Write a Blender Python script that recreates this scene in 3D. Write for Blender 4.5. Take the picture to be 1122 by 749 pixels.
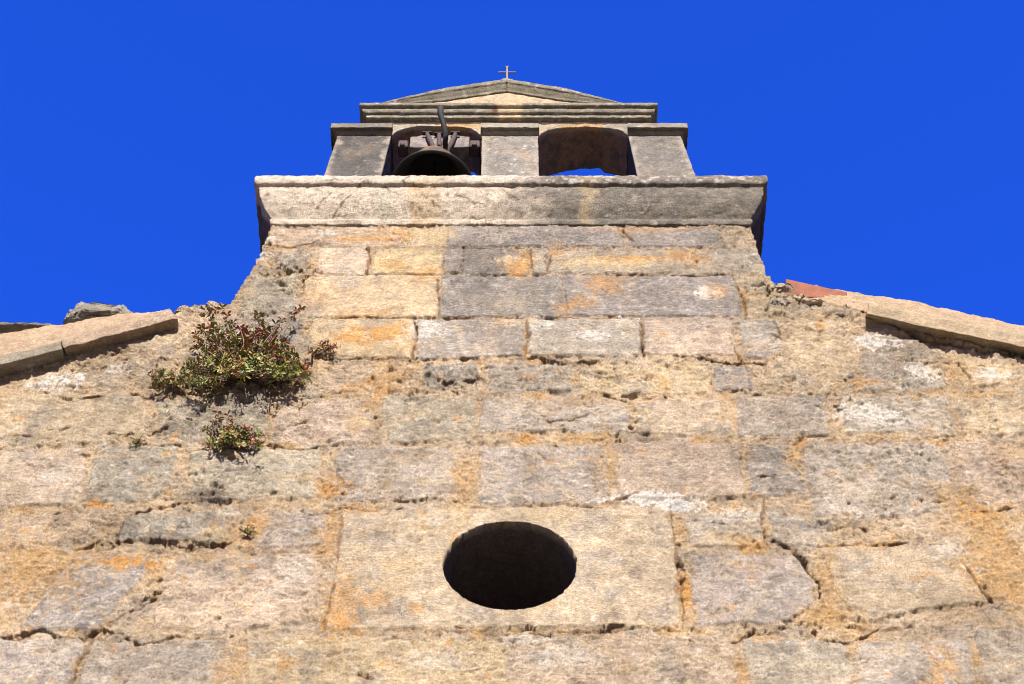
import bpy, math, random
import numpy as np
from math import radians, sin, cos, tan, pi
from mathutils import Vector
random.seed(7); RNG = np.random.default_rng(7)
for o in list(bpy.data.objects): bpy.data.objects.remove(o)
SC = bpy.context.scene; COL = SC.collection

# ------------------------------------------------------------------ camera, sky, sun, exposure
FPX = 1900.0; TH = radians(57); CAMY = -4.0; CAMZ = 1.6
cam_d = bpy.data.cameras.new('camera'); cam = bpy.data.objects.new('camera', cam_d); COL.objects.link(cam)
cam.location = (0, CAMY, CAMZ); cam.rotation_euler = (radians(90) + TH, 0, 0)
cam_d.sensor_width = 36; cam_d.lens = FPX / 1122 * 36; cam_d.clip_start = 0.05; cam_d.clip_end = 3000
SC.camera = cam
SUN_EL = radians(28); SUN_AZ = radians(3)        # azimuth: to the right of the facade's axis
w = bpy.data.worlds.new('World'); SC.world = w; w.use_nodes = True
nt = w.node_tree; bg = nt.nodes['Background']
sky = nt.nodes.new('ShaderNodeTexSky'); sky.sky_type = 'NISHITA'; sky.sun_disc = False
sky.sun_elevation = SUN_EL; sky.sun_rotation = pi - SUN_AZ
sky.altitude = 900; sky.air_density = 1.0; sky.dust_density = 0.0; sky.ozone_density = 6.0
pol = nt.nodes.new('ShaderNodeMix'); pol.data_type = 'RGBA'; pol.blend_type = 'MULTIPLY'; pol.inputs[0].default_value = 1
pol.inputs[7].default_value = (0.165, 0.53, 1.80, 1)          # the deep blue of a polarised sky
nt.links.new(sky.outputs[0], pol.inputs[6]); 
cap = nt.nodes.new('ShaderNodeMix'); cap.data_type = 'RGBA'; cap.blend_type = 'DARKEN'; cap.inputs[0].default_value = 1; cap.inputs[7].default_value = (0.072, 0.43, 3.2, 1)
nt.links.new(pol.outputs[2], cap.inputs[6]); nt.links.new(cap.outputs[2], bg.inputs[0])
bg.inputs[1].default_value = 0.10
sd = bpy.data.lights.new('sun', 'SUN'); sd.energy = 5.0; sd.angle = radians(0.5); sd.color = (1.0, 0.92, 0.80)
sun = bpy.data.objects.new('sun', sd); COL.objects.link(sun)
sv = Vector((sin(SUN_AZ) * cos(SUN_EL), -cos(SUN_AZ) * cos(SUN_EL), sin(SUN_EL)))
sun.rotation_euler = sv.to_track_quat('Z', 'Y').to_euler(); sun.location = (3, -9, 12)
SC.view_settings.view_transform = 'Standard'; SC.view_settings.look = 'None'
SC.view_settings.exposure = 1.30; SC.view_settings.gamma = 1; SC.view_settings.use_curve_mapping = False

# ------------------------------------------------------------------ measuring: a point of the photograph on the plane y = Y
def at(px, py, Y=0.0):
    u = (px - 561) / FPX; v = (374.5 - py) / FPX
    dy = cos(TH) - v * sin(TH); dz = sin(TH) + v * cos(TH); t = (Y - CAMY) / dy
    return (t * u, Y, CAMZ + t * dz)
def wall_xz(px, py):
    a = at(px, py, 0); return (a[0], a[2])

# ------------------------------------------------------------------ noise
def _perm(seed):
    r = np.random.default_rng(seed); p = r.permutation(256); return np.concatenate([p, p, p])
def gn2(x, y, seed=0):
    p = _perm(seed); a = np.random.default_rng(seed + 999).random(256) * 2 * pi
    gx, gy = np.cos(a), np.sin(a)
    x = np.asarray(x, float); y = np.asarray(y, float)
    xi = np.floor(x).astype(np.int64); yi = np.floor(y).astype(np.int64); xf = x - xi; yf = y - yi
    xi &= 255; yi &= 255
    u = xf * xf * xf * (xf * (xf * 6 - 15) + 10); v = yf * yf * yf * (yf * (yf * 6 - 15) + 10)
    def g(i, j, fx, fy):
        h = p[p[(xi + i) & 255] + ((yi + j) & 255)]; return gx[h] * fx + gy[h] * fy
    n0 = g(0, 0, xf, yf) * (1 - u) + g(1, 0, xf - 1, yf) * u
    n1 = g(0, 1, xf, yf - 1) * (1 - u) + g(1, 1, xf - 1, yf - 1) * u
    return (n0 * (1 - v) + n1 * v) * 1.5
def gn3(P, seed=0):
    p = _perm(seed); r = np.random.default_rng(seed + 555).normal(size=(256, 3)); r /= np.linalg.norm(r, axis=1)[:, None]
    I = np.floor(P).astype(np.int64); f = P - I; I &= 255; s = f * f * f * (f * (f * 6 - 15) + 10); out = 0
    for i in (0, 1):
        for j in (0, 1):
            for k in (0, 1):
                h = p[(p[(p[(I[:, 0] + i) & 255] + I[:, 1] + j) & 255] + I[:, 2] + k) & 255]
                d = f - np.array([i, j, k]); wgt = (s[:, 0] if i else 1 - s[:, 0]) * (s[:, 1] if j else 1 - s[:, 1]) * (s[:, 2] if k else 1 - s[:, 2])
                out = out + (r[h] * d).sum(1) * wgt
    return out * 1.5
def fbm2(x, y, s, octv=4, seed=0, gain=.5, ay=1.0):
    o = 0; a = 1; t = 0
    for k in range(octv):
        o = o + a * gn2(x / s + 17.3 * k, y / (s * ay) + 5.1 * k, seed + k); t += a; a *= gain; s /= 2.03
    return o / t
def fbm3(P, s, octv=4, seed=0, gain=.5):
    o = 0; a = 1; t = 0
    for k in range(octv):
        o = o + a * gn3(P / s + 9.7 * k, seed + k); t += a; a *= gain; s /= 2.03
    return o / t
def ss(a, b, x):
    t = np.clip((x - a) / (b - a), 0, 1); return t * t * (3 - 2 * t)
def mixc(c, col, m):
    m = np.clip(m, 0, 1)[..., None]; return c * (1 - m) + np.array(col) * m
def poly_sd(x, y, poly):
    """signed distance to a closed polygon, negative inside"""
    d = np.full(x.shape, 1e9); ins = np.zeros(x.shape, bool); n = len(poly)
    for i in range(n):
        x0, y0 = poly[i]; x1, y1 = poly[(i + 1) % n]; ex, ey = x1 - x0, y1 - y0
        t = np.clip(((x - x0) * ex + (y - y0) * ey) / (ex * ex + ey * ey + 1e-12), 0, 1)
        d = np.minimum(d, np.hypot(x - x0 - t * ex, y - y0 - t * ey))
        if y0 != y1:
            c = ((y0 > y) != (y1 > y)) & (x < (x1 - x0) * (y - y0) / (y1 - y0) + x0); ins ^= c
    return np.where(ins, -d, d)

# ------------------------------------------------------------------ materials
def stone_mat(name='weathered_limestone', bump=1.0, scale=1.0, rough=0.92, var=1.0):
    m = bpy.data.materials.new(name); m.use_nodes = True; n = m.node_tree; b = n.nodes['Principled BSDF']
    b.inputs['Roughness'].default_value = rough; b.inputs['Specular IOR Level'].default_value = 0.18
    at_ = n.nodes.new('ShaderNodeAttribute'); at_.attribute_name = 'Col'
    g = n.nodes.new('ShaderNodeNewGeometry')
    def noise(s, d=6, r=.6):
        q = n.nodes.new('ShaderNodeTexNoise'); q.inputs['Scale'].default_value = s * scale; q.inputs['Detail'].default_value = d
        q.inputs['Roughness'].default_value = r; n.links.new(g.outputs['Position'], q.inputs['Vector']); return q
    def ramp(src, lo, hi, a, c):
        r = n.nodes.new('ShaderNodeMapRange'); n.links.new(src, r.inputs[0])
        for i, v in zip((1, 2, 3, 4), (lo, hi, a, c)): r.inputs[i].default_value = v
        return r.outputs[0]
    def mul(a, f):
        q = n.nodes.new('ShaderNodeVectorMath'); q.operation = 'SCALE'; n.links.new(a, q.inputs[0]); n.links.new(f, q.inputs[3]); return q.outputs[0]
    n1 = noise(95, 8, .75); n2 = noise(22, 5, .65); n3 = noise(240, 3, .7)
    c = mul(at_.outputs['Color'], ramp(n1.outputs['Fac'], .3, .7, 1 - .44 * var, 1 + .36 * var))
    c = mul(c, ramp(n2.outputs['Fac'], .3, .7, 1 - .26 * var, 1 + .2 * var))
    c = mul(c, ramp(n3.outputs['Fac'], .34, .5, 1 - .36 * var, 1.05))
    n.links.new(c, b.inputs['Base Color'])
    ad = n.nodes.new('ShaderNodeMath'); ad.operation = 'ADD'; n.links.new(n1.outputs['Fac'], ad.inputs[0]); n.links.new(n3.outputs['Fac'], ad.inputs[1])
    bp = n.nodes.new('ShaderNodeBump'); bp.inputs['Strength'].default_value = 1.0; bp.inputs['Distance'].default_value = 0.014 * bump
    n.links.new(ad.outputs[0], bp.inputs['Height']); n.links.new(bp.outputs[0], b.inputs['Normal'])
    return m
STONE = stone_mat(); SMOOTH = stone_mat('dressed_limestone', .7, 1.2, var=.8)
def simple_mat(name, c, rough=.7, metal=0.0, c2=None, s=30, bump=.002, attr=False):
    m = bpy.data.materials.new(name); m.use_nodes = True; n = m.node_tree; b = n.nodes['Principled BSDF']
    b.inputs['Roughness'].default_value = rough; b.inputs['Metallic'].default_value = metal
    t = n.nodes.new('ShaderNodeTexNoise'); t.inputs['Scale'].default_value = s; t.inputs['Detail'].default_value = 8; t.inputs['Roughness'].default_value = .65
    g = n.nodes.new('ShaderNodeNewGeometry'); n.links.new(g.outputs['Position'], t.inputs['Vector'])
    r = n.nodes.new('ShaderNodeValToRGB'); r.color_ramp.elements[0].position = .38; r.color_ramp.elements[1].position = .62
    r.color_ramp.elements[0].color = (*c, 1); r.color_ramp.elements[1].color = (*(c2 or c), 1)
    n.links.new(t.outputs['Fac'], r.inputs[0])
    if attr:
        a = n.nodes.new('ShaderNodeAttribute'); a.attribute_name = 'Col'; n.links.new(a.outputs['Color'], b.inputs['Base Color'])
    else: n.links.new(r.outputs[0], b.inputs['Base Color'])
    bp = n.nodes.new('ShaderNodeBump'); bp.inputs['Distance'].default_value = bump; n.links.new(t.outputs['Fac'], bp.inputs['Height']); n.links.new(bp.outputs[0], b.inputs['Normal'])
    return m

# ------------------------------------------------------------------ mesh helpers
def link(name, me, mat=None, parent=None):
    o = bpy.data.objects.new(name, me); COL.objects.link(o)
    if mat: me.materials.append(mat)
    if parent: o.parent = parent; o.matrix_parent_inverse = parent.matrix_world.inverted()
    return o
def quads_mesh(name, V, Q, mat, parent=None, C=None, smooth=True):
    V = np.asarray(V, np.float32); Q = np.asarray(Q, np.int32); me = bpy.data.meshes.new(name); k = Q.shape[1]
    me.vertices.add(len(V)); me.vertices.foreach_set('co', V.ravel())
    me.loops.add(Q.size); me.loops.foreach_set('vertex_index', Q.ravel())
    me.polygons.add(len(Q)); me.polygons.foreach_set('loop_start', np.arange(len(Q), dtype=np.int32) * k)
    me.update(calc_edges=True)
    me.polygons.foreach_set('use_smooth', np.full(len(Q), smooth))
    if C is not None:
        a = me.color_attributes.new('Col', 'FLOAT_COLOR', 'POINT'); c4 = np.ones((len(V), 4), np.float32); c4[:, :3] = C
        a.data.foreach_set('color', c4.ravel())
    me.validate(); me.update()
    return link(name, me, mat, parent)
def empty(name, loc, label=None, cat=None, group=None):
    o = bpy.data.objects.new(name, None); COL.objects.link(o); o.location = loc; o.empty_display_size = .1
    tag(o, label, cat, group); bpy.context.view_layer.update(); return o
def tag(o, label=None, cat=None, group=None, kind=None):
    for k, v in (('label', label), ('category', cat), ('group', group), ('kind', kind)):
        if v: o[k] = v
    return o

TAN = (.52, .395, .265); PINK = (.50, .39, .275); GREY = (.315, .28, .24); YEL = (.57, .43, .25); OCH = (.52, .33, .15)
ORA = (.60, .31, .085); MOR = (.50, .375, .245); WHI = (.74, .69, .62); DRK = (.13, .115, .10); BUF = (.48, .385, .255); LGR = (.425, .365, .295)

# ------------------------------------------------------------------ the chapel
chapel = empty('stone_chapel', (0, 0, 0), 'old weathered limestone chapel gable with a twin arched bell tower and a round window', 'chapel')

# outline of the gable wall in wall coordinates
LT = [(0, 404), (75, 384), (188, 350), (205, 342), (224, 341), (240, 338), (251, 333), (258, 324), (263, 314), (270, 303), (280, 288), (288, 271), (298, 246)]
RT = [(821, 246), (829, 268), (834, 283), (840, 300), (850, 312), (862, 322), (900, 334), (950, 349), (1122, 396)]
LT = [wall_xz(*p) for p in LT]; RT = [wall_xz(*p) for p in RT]
HALF = 3.7
slL = (LT[2][1] - LT[0][1]) / (LT[2][0] - LT[0][0]); slR = (RT[-1][1] - RT[-2][1]) / (RT[-1][0] - RT[-2][0])
EL = (-HALF, LT[0][1] - slL * (LT[0][0] + HALF)); ER = (HALF, RT[-1][1] + slR * (HALF - RT[-1][0]))
ZT = 8.86
OUT = [(-HALF, -.2), EL] + LT + [(LT[-1][0] + .01, ZT), (RT[0][0] - .01, ZT)] + RT + [ER, (HALF, -.2)]
# oculus
oc = wall_xz(558.5, 0)[0]; zt = wall_xz(558, 572)[1]; zb = wall_xz(558, 669.5)[1]
OCZ = (zt + zb) / 2; OCX = wall_xz(558.5, 622)[0]
OCR = (wall_xz(632, 618)[0] - wall_xz(485, 618)[0]) / 2; OCV = (zt - zb) / 2
print('oculus', OCX, OCZ, OCR, OCV)

# stones traced from the photograph: (pixel rectangle or polygon, colour, roughness 0..1, proud mm)
def R(x0, y0, x1, y1):
    ym = (y0 + y1) / 2; a = wall_xz(x0, ym)[0]; b = wall_xz(x1, ym)[0]; t = wall_xz(561, y0)[1]; q = wall_xz(561, y1)[1]
    return [(a, q), (b, q), (b, t), (a, t)]
def P(*pts): return [wall_xz(*p) for p in pts]
ST = [
 # tower courses
 (R(296, 249, 352, 269), TAN, .7, 6), (R(354, 249, 440, 271), TAN, .45, 5), (R(446, 250, 490, 271), YEL, .2, 5), (R(491, 248, 682, 270), GREY, .2, 7), (R(689, 250, 786, 270), GREY, .3, 6),
 (R(792, 246, 814, 256), TAN, .6, 8), (R(790, 258, 816, 271), TAN, .7, 8),
 (R(300, 272, 341, 300), LGR, .8, 8), (R(348, 272, 403, 300), TAN, .15, 5), (R(410, 273, 486, 300), YEL, .15, 5), (R(487, 273, 508, 299), LGR, .1, 9), (R(509, 273, 579, 301), GREY, .12, 7),
 (R(581, 273, 598, 300), LGR, .15, 9), (R(603, 275, 760, 299), BUF, .25, 5), (R(762, 273, 836, 300), LGR, .45, 9),
 (R(330, 302, 480, 347), YEL, .10, 6), (R(483, 303, 617, 347), GREY, .12, 7), (R(619, 303, 808, 346), GREY, .14, 6), (P((814, 302), (846, 306), (858, 322), (862, 345), (820, 346)), BUF, 1, 8),
 (P((284, 300), (326, 303), (324, 344), (262, 345), (266, 322)), LGR, .9, 12), (P((250, 345), (330, 349), (332, 372), (238, 378)), GREY, .8, 9), (R(342, 349, 452, 391), YEL, .2, 5), (R(456, 350, 573, 392), GREY, .3, 6),
 (R(578, 350, 702, 390), LGR, .25, 9), (R(705, 349, 803, 389), PINK, .25, 10), (R(812, 350, 856, 392), LGR, .35, 7),
 # big rough blocks below the tower
 (P((344, 400), (455, 398), (458, 428), (350, 432)), PINK, .6, 8), (P((462, 400), (525, 398), (528, 420), (466, 428)), GREY, .8, 14), (R(534, 398, 628, 430), LGR, .8, 9), (R(634, 401, 776, 432), TAN, .6, 9),
 (P((780, 402), (818, 401), (828, 426), (784, 430)), GREY, .3, 9), (P((836, 398), (868, 365), (930, 366), (938, 388), (934, 432), (836, 433)), TAN, .8, 9), (P((944, 362), (1000, 372), (1040, 392), (1036, 428), (944, 430)), LGR, .8, 11),
 (P((1044, 392), (1108, 398), (1112, 420), (1046, 426)), YEL, .4, 10), (P((866, 346), (930, 352), (936, 363), (868, 361)), TAN, .8, 9),
 (P((4, 437), (60, 430), (158, 434), (160, 484), (6, 489)), PINK, .55, 13), (P((168, 436), (290, 432), (296, 476), (182, 486)), LGR, .7, 12), (P((60, 404), (130, 390), (190, 376), (200, 405), (150, 426), (64, 424)), TAN, .9, 10),
 (P((120, 380), (190, 362), (230, 360), (232, 372), (140, 390)), TAN, 1, 9), (R(300, 436, 408, 486), PINK, .75, 9), (P((416, 434), (520, 436), (520, 482), (424, 486)), LGR, .6, 9), (R(526, 436, 690, 474), LGR, .6, 9), (R(698, 438, 800, 476), PINK, .45, 8),
 (P((806, 436), (900, 434), (912, 476), (806, 480)), LGR, .6, 9), (P((920, 434), (1040, 432), (1046, 476), (926, 474)), LGR, .7, 10), (R(1052, 430, 1180, 476), PINK, .7, 11),
 (P((2, 496), (96, 492), (88, 552), (-40, 556)), PINK, .5, 12), (P((106, 488), (196, 488), (188, 530), (160, 552), (92, 552)), GREY, .65, 12), (P((206, 496), (300, 492), (352, 492), (350, 546), (212, 550)), LGR, .7, 10),
 (P((372, 490), (496, 490), (500, 547), (360, 550)), LGR, .55, 9), (P((526, 490), (664, 488), (668, 552), (524, 552)), LGR, .5, 9), (R(673, 486, 814, 546), PINK, .3, 10), (P((820, 488), (868, 488), (884, 540), (822, 546)), GREY, .55, 9),
 (P((878, 486), (1036, 484), (1050, 560), (890, 574)), LGR, .8, 9), (R(1046, 484, 1190, 556), PINK, .8, 9),
 (P((134, 566), (250, 560), (244, 596), (128, 592)), GREY, .35, 12), (P((284, 562), (362, 560), (352, 596), (270, 602)), LGR, .5, 9), (P((-60, 566), (120, 560), (98, 596), (-60, 604)), TAN, .7, 9),
 (P((373, 558), (733, 555), (747, 685), (358, 689)), (.46, .36, .24), .12, 6),
 (P((184, 610), (350, 606), (344, 668), (300, 690), (164, 690)), PINK, .6, 11), (P((76, 612), (110, 604), (166, 610), (150, 640), (102, 690), (18, 690)), GREY, .5, 13),
 (P((748, 566), (834, 560), (838, 598), (756, 600)), LGR, .6, 9), (P((842, 560), (896, 574), (892, 600), (846, 598)), GREY, .6, 9),
 (P((756, 608), (868, 608), (894, 640), (892, 662), (858, 682), (764, 686)), LGR, .45, 11), (P((896, 600), (1042, 598), (1082, 660), (1030, 664), (950, 684), (922, 660)), PINK, .25, 12),
 (P((-90, 698), (92, 700), (70, 760), (-90, 760)), LGR, .5, 12), (P((104, 702), (250, 700), (262, 760), (76, 760)), LGR, .5, 11), (P((266, 704), (296, 698), (552, 702), (556, 760), (268, 760)), TAN, .6, 10),
 (P((562, 700), (804, 694), (812, 760), (562, 760)), PINK, .7, 10), (P((812, 698), (930, 702), (936, 760), (818, 760)), LGR, .45, 11), (P((942, 704), (1060, 700), (1066, 760), (942, 760)), LGR, .45, 11), (R(1074, 690, 1190, 760), LGR, .5, 11),
]
# everything the frame does not show: plain courses of the same masonry
zc = 0.0; zmin_tr = wall_xz(561, 758)[1]
while zc < 8.3:
    hh = random.uniform(.28, .42); x = -HALF - random.uniform(0, .4)
    while x < HALF:
        ww = random.uniform(.42, .85); xa, xb = x + .012, x + ww - .012; x += ww
        if zc + hh > zmin_tr:
            lim = 2.28 if zc > 7.3 else (1.98 if zc > 6.3 else 1.85)
            if min(abs(xa), abs(xb)) < lim or xa * xb < 0:
                if zc < zmin_tr - .1 and False: pass
                continue
        ST.append(([(xa, zc + .012), (xb, zc + .012), (xb, zc + hh - .012), (xa, zc + hh - .012)], random.choice([TAN, LGR, PINK, TAN]), random.uniform(.4, .8), random.uniform(7, 12)))
    zc += hh
# cracks: pixel polyline, width px, depth mm
CR = [
 ([(2, 697), (30, 695), (45, 690), (62, 696), (90, 700), (102, 694), (112, 690), (134, 694)], 3.0, 34), ([(136, 697), (150, 706), (170, 704), (190, 697), (215, 698)], 2.2, 22), ([(100, 694), (135, 672), (172, 655)], 1.4, 14), ([(76, 748), (92, 715), (101, 698)], 1.6, 12),
 ([(84, 602), (104, 596), (118, 596), (150, 592), (190, 597), (245, 598)], 2.6, 28), ([(205, 602), (240, 598), (252, 593)], 2, 20), ([(128, 594), (134, 572), (150, 560)], 1.6, 16), ([(148, 560), (175, 556), (215, 550)], 2.2, 22), ([(155, 658), (163, 652), (176, 648)], 2.2, 26),
 ([(50, 428), (62, 434), (76, 438), (100, 436), (113, 434)], 3, 34), ([(146, 432), (170, 436), (200, 430), (235, 434), (258, 427)], 2.8, 26), ([(175, 395), (210, 392)], 1.6, 12), ([(60, 424), (90, 402), (130, 384), (180, 366)], 1.6, 18), ([(112, 404), (124, 398), (140, 396)], 1.6, 14),
 ([(18, 478), (45, 481)], 2, 20), ([(54, 472), (76, 470)], 1.2, 10), ([(120, 476), (134, 480), (142, 478)], 2.4, 22), ([(148, 486), (162, 485)], 2, 20), ([(176, 487), (204, 486)], 2.6, 24), ([(162, 476), (182, 470)], 1.8, 16), ([(22, 504), (32, 512), (42, 513)], 1.4, 12), ([(86, 500), (97, 498)], 1.8, 16), ([(110, 536), (118, 534)], 1.5, 14), ([(60, 563), (78, 561)], 1.8, 20), ([(284, 486), (300, 488), (310, 489)], 2, 20),
 ([(296, 490), (330, 492), (365, 488)], 1.6, 14), ([(415, 545), (440, 549), (470, 546), (505, 551)], 2.2, 26), ([(440, 558), (405, 560), (380, 556), (340, 565)], 1.6, 12), ([(300, 430), (345, 436), (372, 430)], 1.3, 10), ([(313, 468), (337, 462)], 1.5, 14), ([(363, 400), (358, 406), (378, 404), (379, 408)], 1.5, 14),
 ([(484, 424), (498, 420), (512, 418), (524, 415)], 2.6, 26), ([(440, 396), (500, 393), (560, 390), (574, 391)], 1.8, 18), ([(600, 462), (625, 461), (648, 453)], 1.6, 16), ([(640, 372), (650, 371)], 1, 6),
 ([(578, 391), (600, 394), (625, 398), (655, 394)], 3.6, 40), ([(640, 350), (660, 346), (702, 347)], 1.6, 16), ([(740, 390), (770, 392), (800, 398), (840, 397)], 2.6, 30), ([(790, 427), (812, 429)], 2, 22), ([(800, 370), (806, 386), (812, 395), (830, 414)], 1.6, 14), ([(576, 352), (577, 370), (575, 392)], 1.4, 12), ([(702, 352), (703, 370), (705, 388)], 1.8, 20),
 ([(600, 271), (585, 274), (540, 272), (500, 272)], 1.4, 14), ([(640, 300), (700, 301), (770, 302), (800, 300)], 1.5, 14), ([(585, 301), (580, 280), (582, 273)], 1.4, 14), ([(600, 298), (604, 280)], 1.2, 10), ([(404, 272), (406, 284), (403, 300)], 2.2, 20), ([(480, 306), (481, 325), (479, 346)], 1.6, 14), ([(330, 303), (400, 302), (480, 301)], 1.5, 14), ([(345, 348), (450, 348), (560, 348), (700, 349)], 1.3, 12), ([(454, 352), (456, 372), (452, 390)], 1.6, 16), ([(340, 392), (400, 393), (456, 393)], 1.6, 16),
 ([(306, 294), (320, 300), (332, 296)], 3, 30), ([(322, 312), (336, 306), (348, 296)], 1.8, 18), ([(290, 268), (320, 270), (345, 266)], 1.4, 14), ([(682, 252), (690, 262), (700, 270)], 1.6, 12), ([(808, 312), (816, 330), (818, 345)], 1.6, 16), ([(846, 366), (858, 372)], 1.3, 10), ([(848, 352), (856, 366), (850, 372)], 1.2, 10),
 ([(870, 604), (880, 612), (888, 628), (898, 640), (898, 655)], 2.4, 30), ([(838, 545), (835, 570), (840, 598)], 1.4, 12), ([(842, 592), (858, 598), (872, 602)], 1.8, 20), ([(955, 597), (985, 595), (994, 592)], 2.6, 30), ([(896, 598), (920, 597), (945, 596)], 1.4, 12), ([(1020, 597), (1050, 598)], 1.4, 12), ([(1060, 620), (1072, 644), (1085, 658)], 1.6, 16), ([(1030, 668), (1060, 664), (1075, 662)], 1.4, 14), ([(885, 696), (905, 702), (935, 702), (950, 696), (962, 688)], 2.2, 26), ([(820, 694), (842, 694), (860, 688)], 1.6, 16), ([(925, 684), (960, 690), (1000, 686)], 1.4, 12),
 ([(906, 580), (930, 577), (950, 579)], 2.0, 18), ([(830, 523), (848, 523)], 2.6, 30), ([(1065, 560), (1085, 560), (1104, 559)], 1.3, 12), ([(1106, 558), (1120, 558)], 2.6, 28), ([(872, 486), (880, 478), (905, 478)], 1.4, 14), ([(934, 486), (960, 484), (970, 478)], 1.3, 12), ([(1000, 480), (1030, 478), (1080, 472), (1100, 470)], 1.5, 14), ([(955, 553), (970, 560), (985, 568)], 1.5, 14), ([(700, 540), (660, 552)], 1.2, 8), ([(848, 592), (856, 596)], 2.6, 26), ([(812, 482), (850, 480), (866, 482)], 1.4, 14), ([(780, 574), (800, 576)], 1.8, 20), ([(745, 612), (750, 625)], 1.6, 20), ([(735, 560), (740, 600), (746, 640), (750, 680)], 1.3, 8),
 ([(662, 433), (676, 438), (684, 440)], 2, 20), ([(646, 480), (662, 481)], 1.4, 14), ([(596, 488), (612, 490)], 1.6, 16), ([(660, 556), (640, 554), (610, 552), (590, 554)], 1.4, 12), ([(660, 690), (672, 686), (684, 685)], 2.2, 24), ([(580, 695), (602, 696)], 1.8, 22), ([(800, 706), (820, 697), (826, 690)], 1.8, 20), ([(396, 739), (406, 745)], 2.4, 24), ([(505, 739), (522, 736)], 1.4, 12), ([(560, 690), (620, 692), (700, 688), (745, 690)], 1.1, 8), ([(470, 692), (540, 690)], 1.2, 10), ([(355, 690), (365, 640), (372, 600), (374, 565)], 1.2, 6),
 ([(940, 347), (960, 352), (1009, 373), (1060, 384), (1122, 397)], 2.6, 34), ([(1090, 500), (1110, 520), (1122, 532)], 1.2, 10), ([(880, 396), (900, 402)], 1.2, 10), ([(1050, 398), (1060, 412), (1075, 430)], 1.6, 16), ([(948, 425), (965, 432)], 1.5, 14), ([(985, 393), (1010, 398), (1040, 396)], 1.6, 16), ([(855, 344), (870, 348), (900, 352)], 1.6, 18), ([(838, 316), (848, 326), (862, 334)], 2, 22), ([(840, 332), (856, 338), (870, 340)], 2, 22),
]
# pits: px, py, rx px, ry px, depth mm
PT = [(318, 300, 5, 2.5, 40), (301, 430, 6, 4, 60), (170, 422, 9, 3.5, 40), (690, 434, 9, 3, 45), (730, 434, 5, 2, 30), (830, 431, 5, 1.8, 25), (676, 476, 3, 2.2, 40), (677, 481, 3.5, 1.8, 40), (691, 467, 4, 1.8, 34), (648, 396, 8, 2.4, 24), (600, 397, 8, 2, 30),
 (744, 596, 3, 2, 26), (745, 619, 4, 3, 30), (660, 502, 2.5, 1.6, 20), (930, 552, 2, 1.6, 24), (916, 443, 4, 2.2, 36), (920, 449, 3.5, 2, 34), (937, 450, 2.5, 1.5, 24), (1036, 482, 3, 2, 26), (411, 457, 2.2, 1.6, 26), (916, 568, 2, 1.4, 20), (1022, 503, 6, 3, 22), (238, 678, 5, 2.2, 22), (174, 637, 4, 2, 26),
 (255, 697, 5, 1.6, 24), (440, 545, 4, 1.6, 24), (580, 686, 4, 2, 26), (668, 686, 7, 2, 26), (753, 704, 5, 1.8, 24), (817, 685, 4, 2, 24), (840, 340, 3, 2, 24), (905, 562, 3, 1.6, 18), (838, 690, 3, 2, 20), (892, 693, 3, 3, 34), (1086, 658, 3, 2.4, 34), (892, 629, 2.6, 2, 26), (867, 680, 3, 2, 26), (556, 695, 3, 1.8, 22), (500, 688, 3, 1.8, 20),
 (345, 583, 2, 1.5, 18), (230, 484, 5, 3, 18), (300, 540, 6, 3, 16), (210, 520, 8, 4, 16), (170, 592, 6, 3, 20), (185, 596, 7, 3, 20), (842, 322, 3, 2.4, 26), (618, 300, 3, 1, 10), (760, 375, 2, 1, 8), (375, 541, 3, 2, 16), (322, 541, 3, 6, 9), (1015, 400, 4, 1.6, 14), (640, 697, 4, 1.4, 16), (270, 440, 8, 3, 20), (240, 440, 10, 3.5, 22), (290, 421, 6, 3, 25)]
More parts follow.
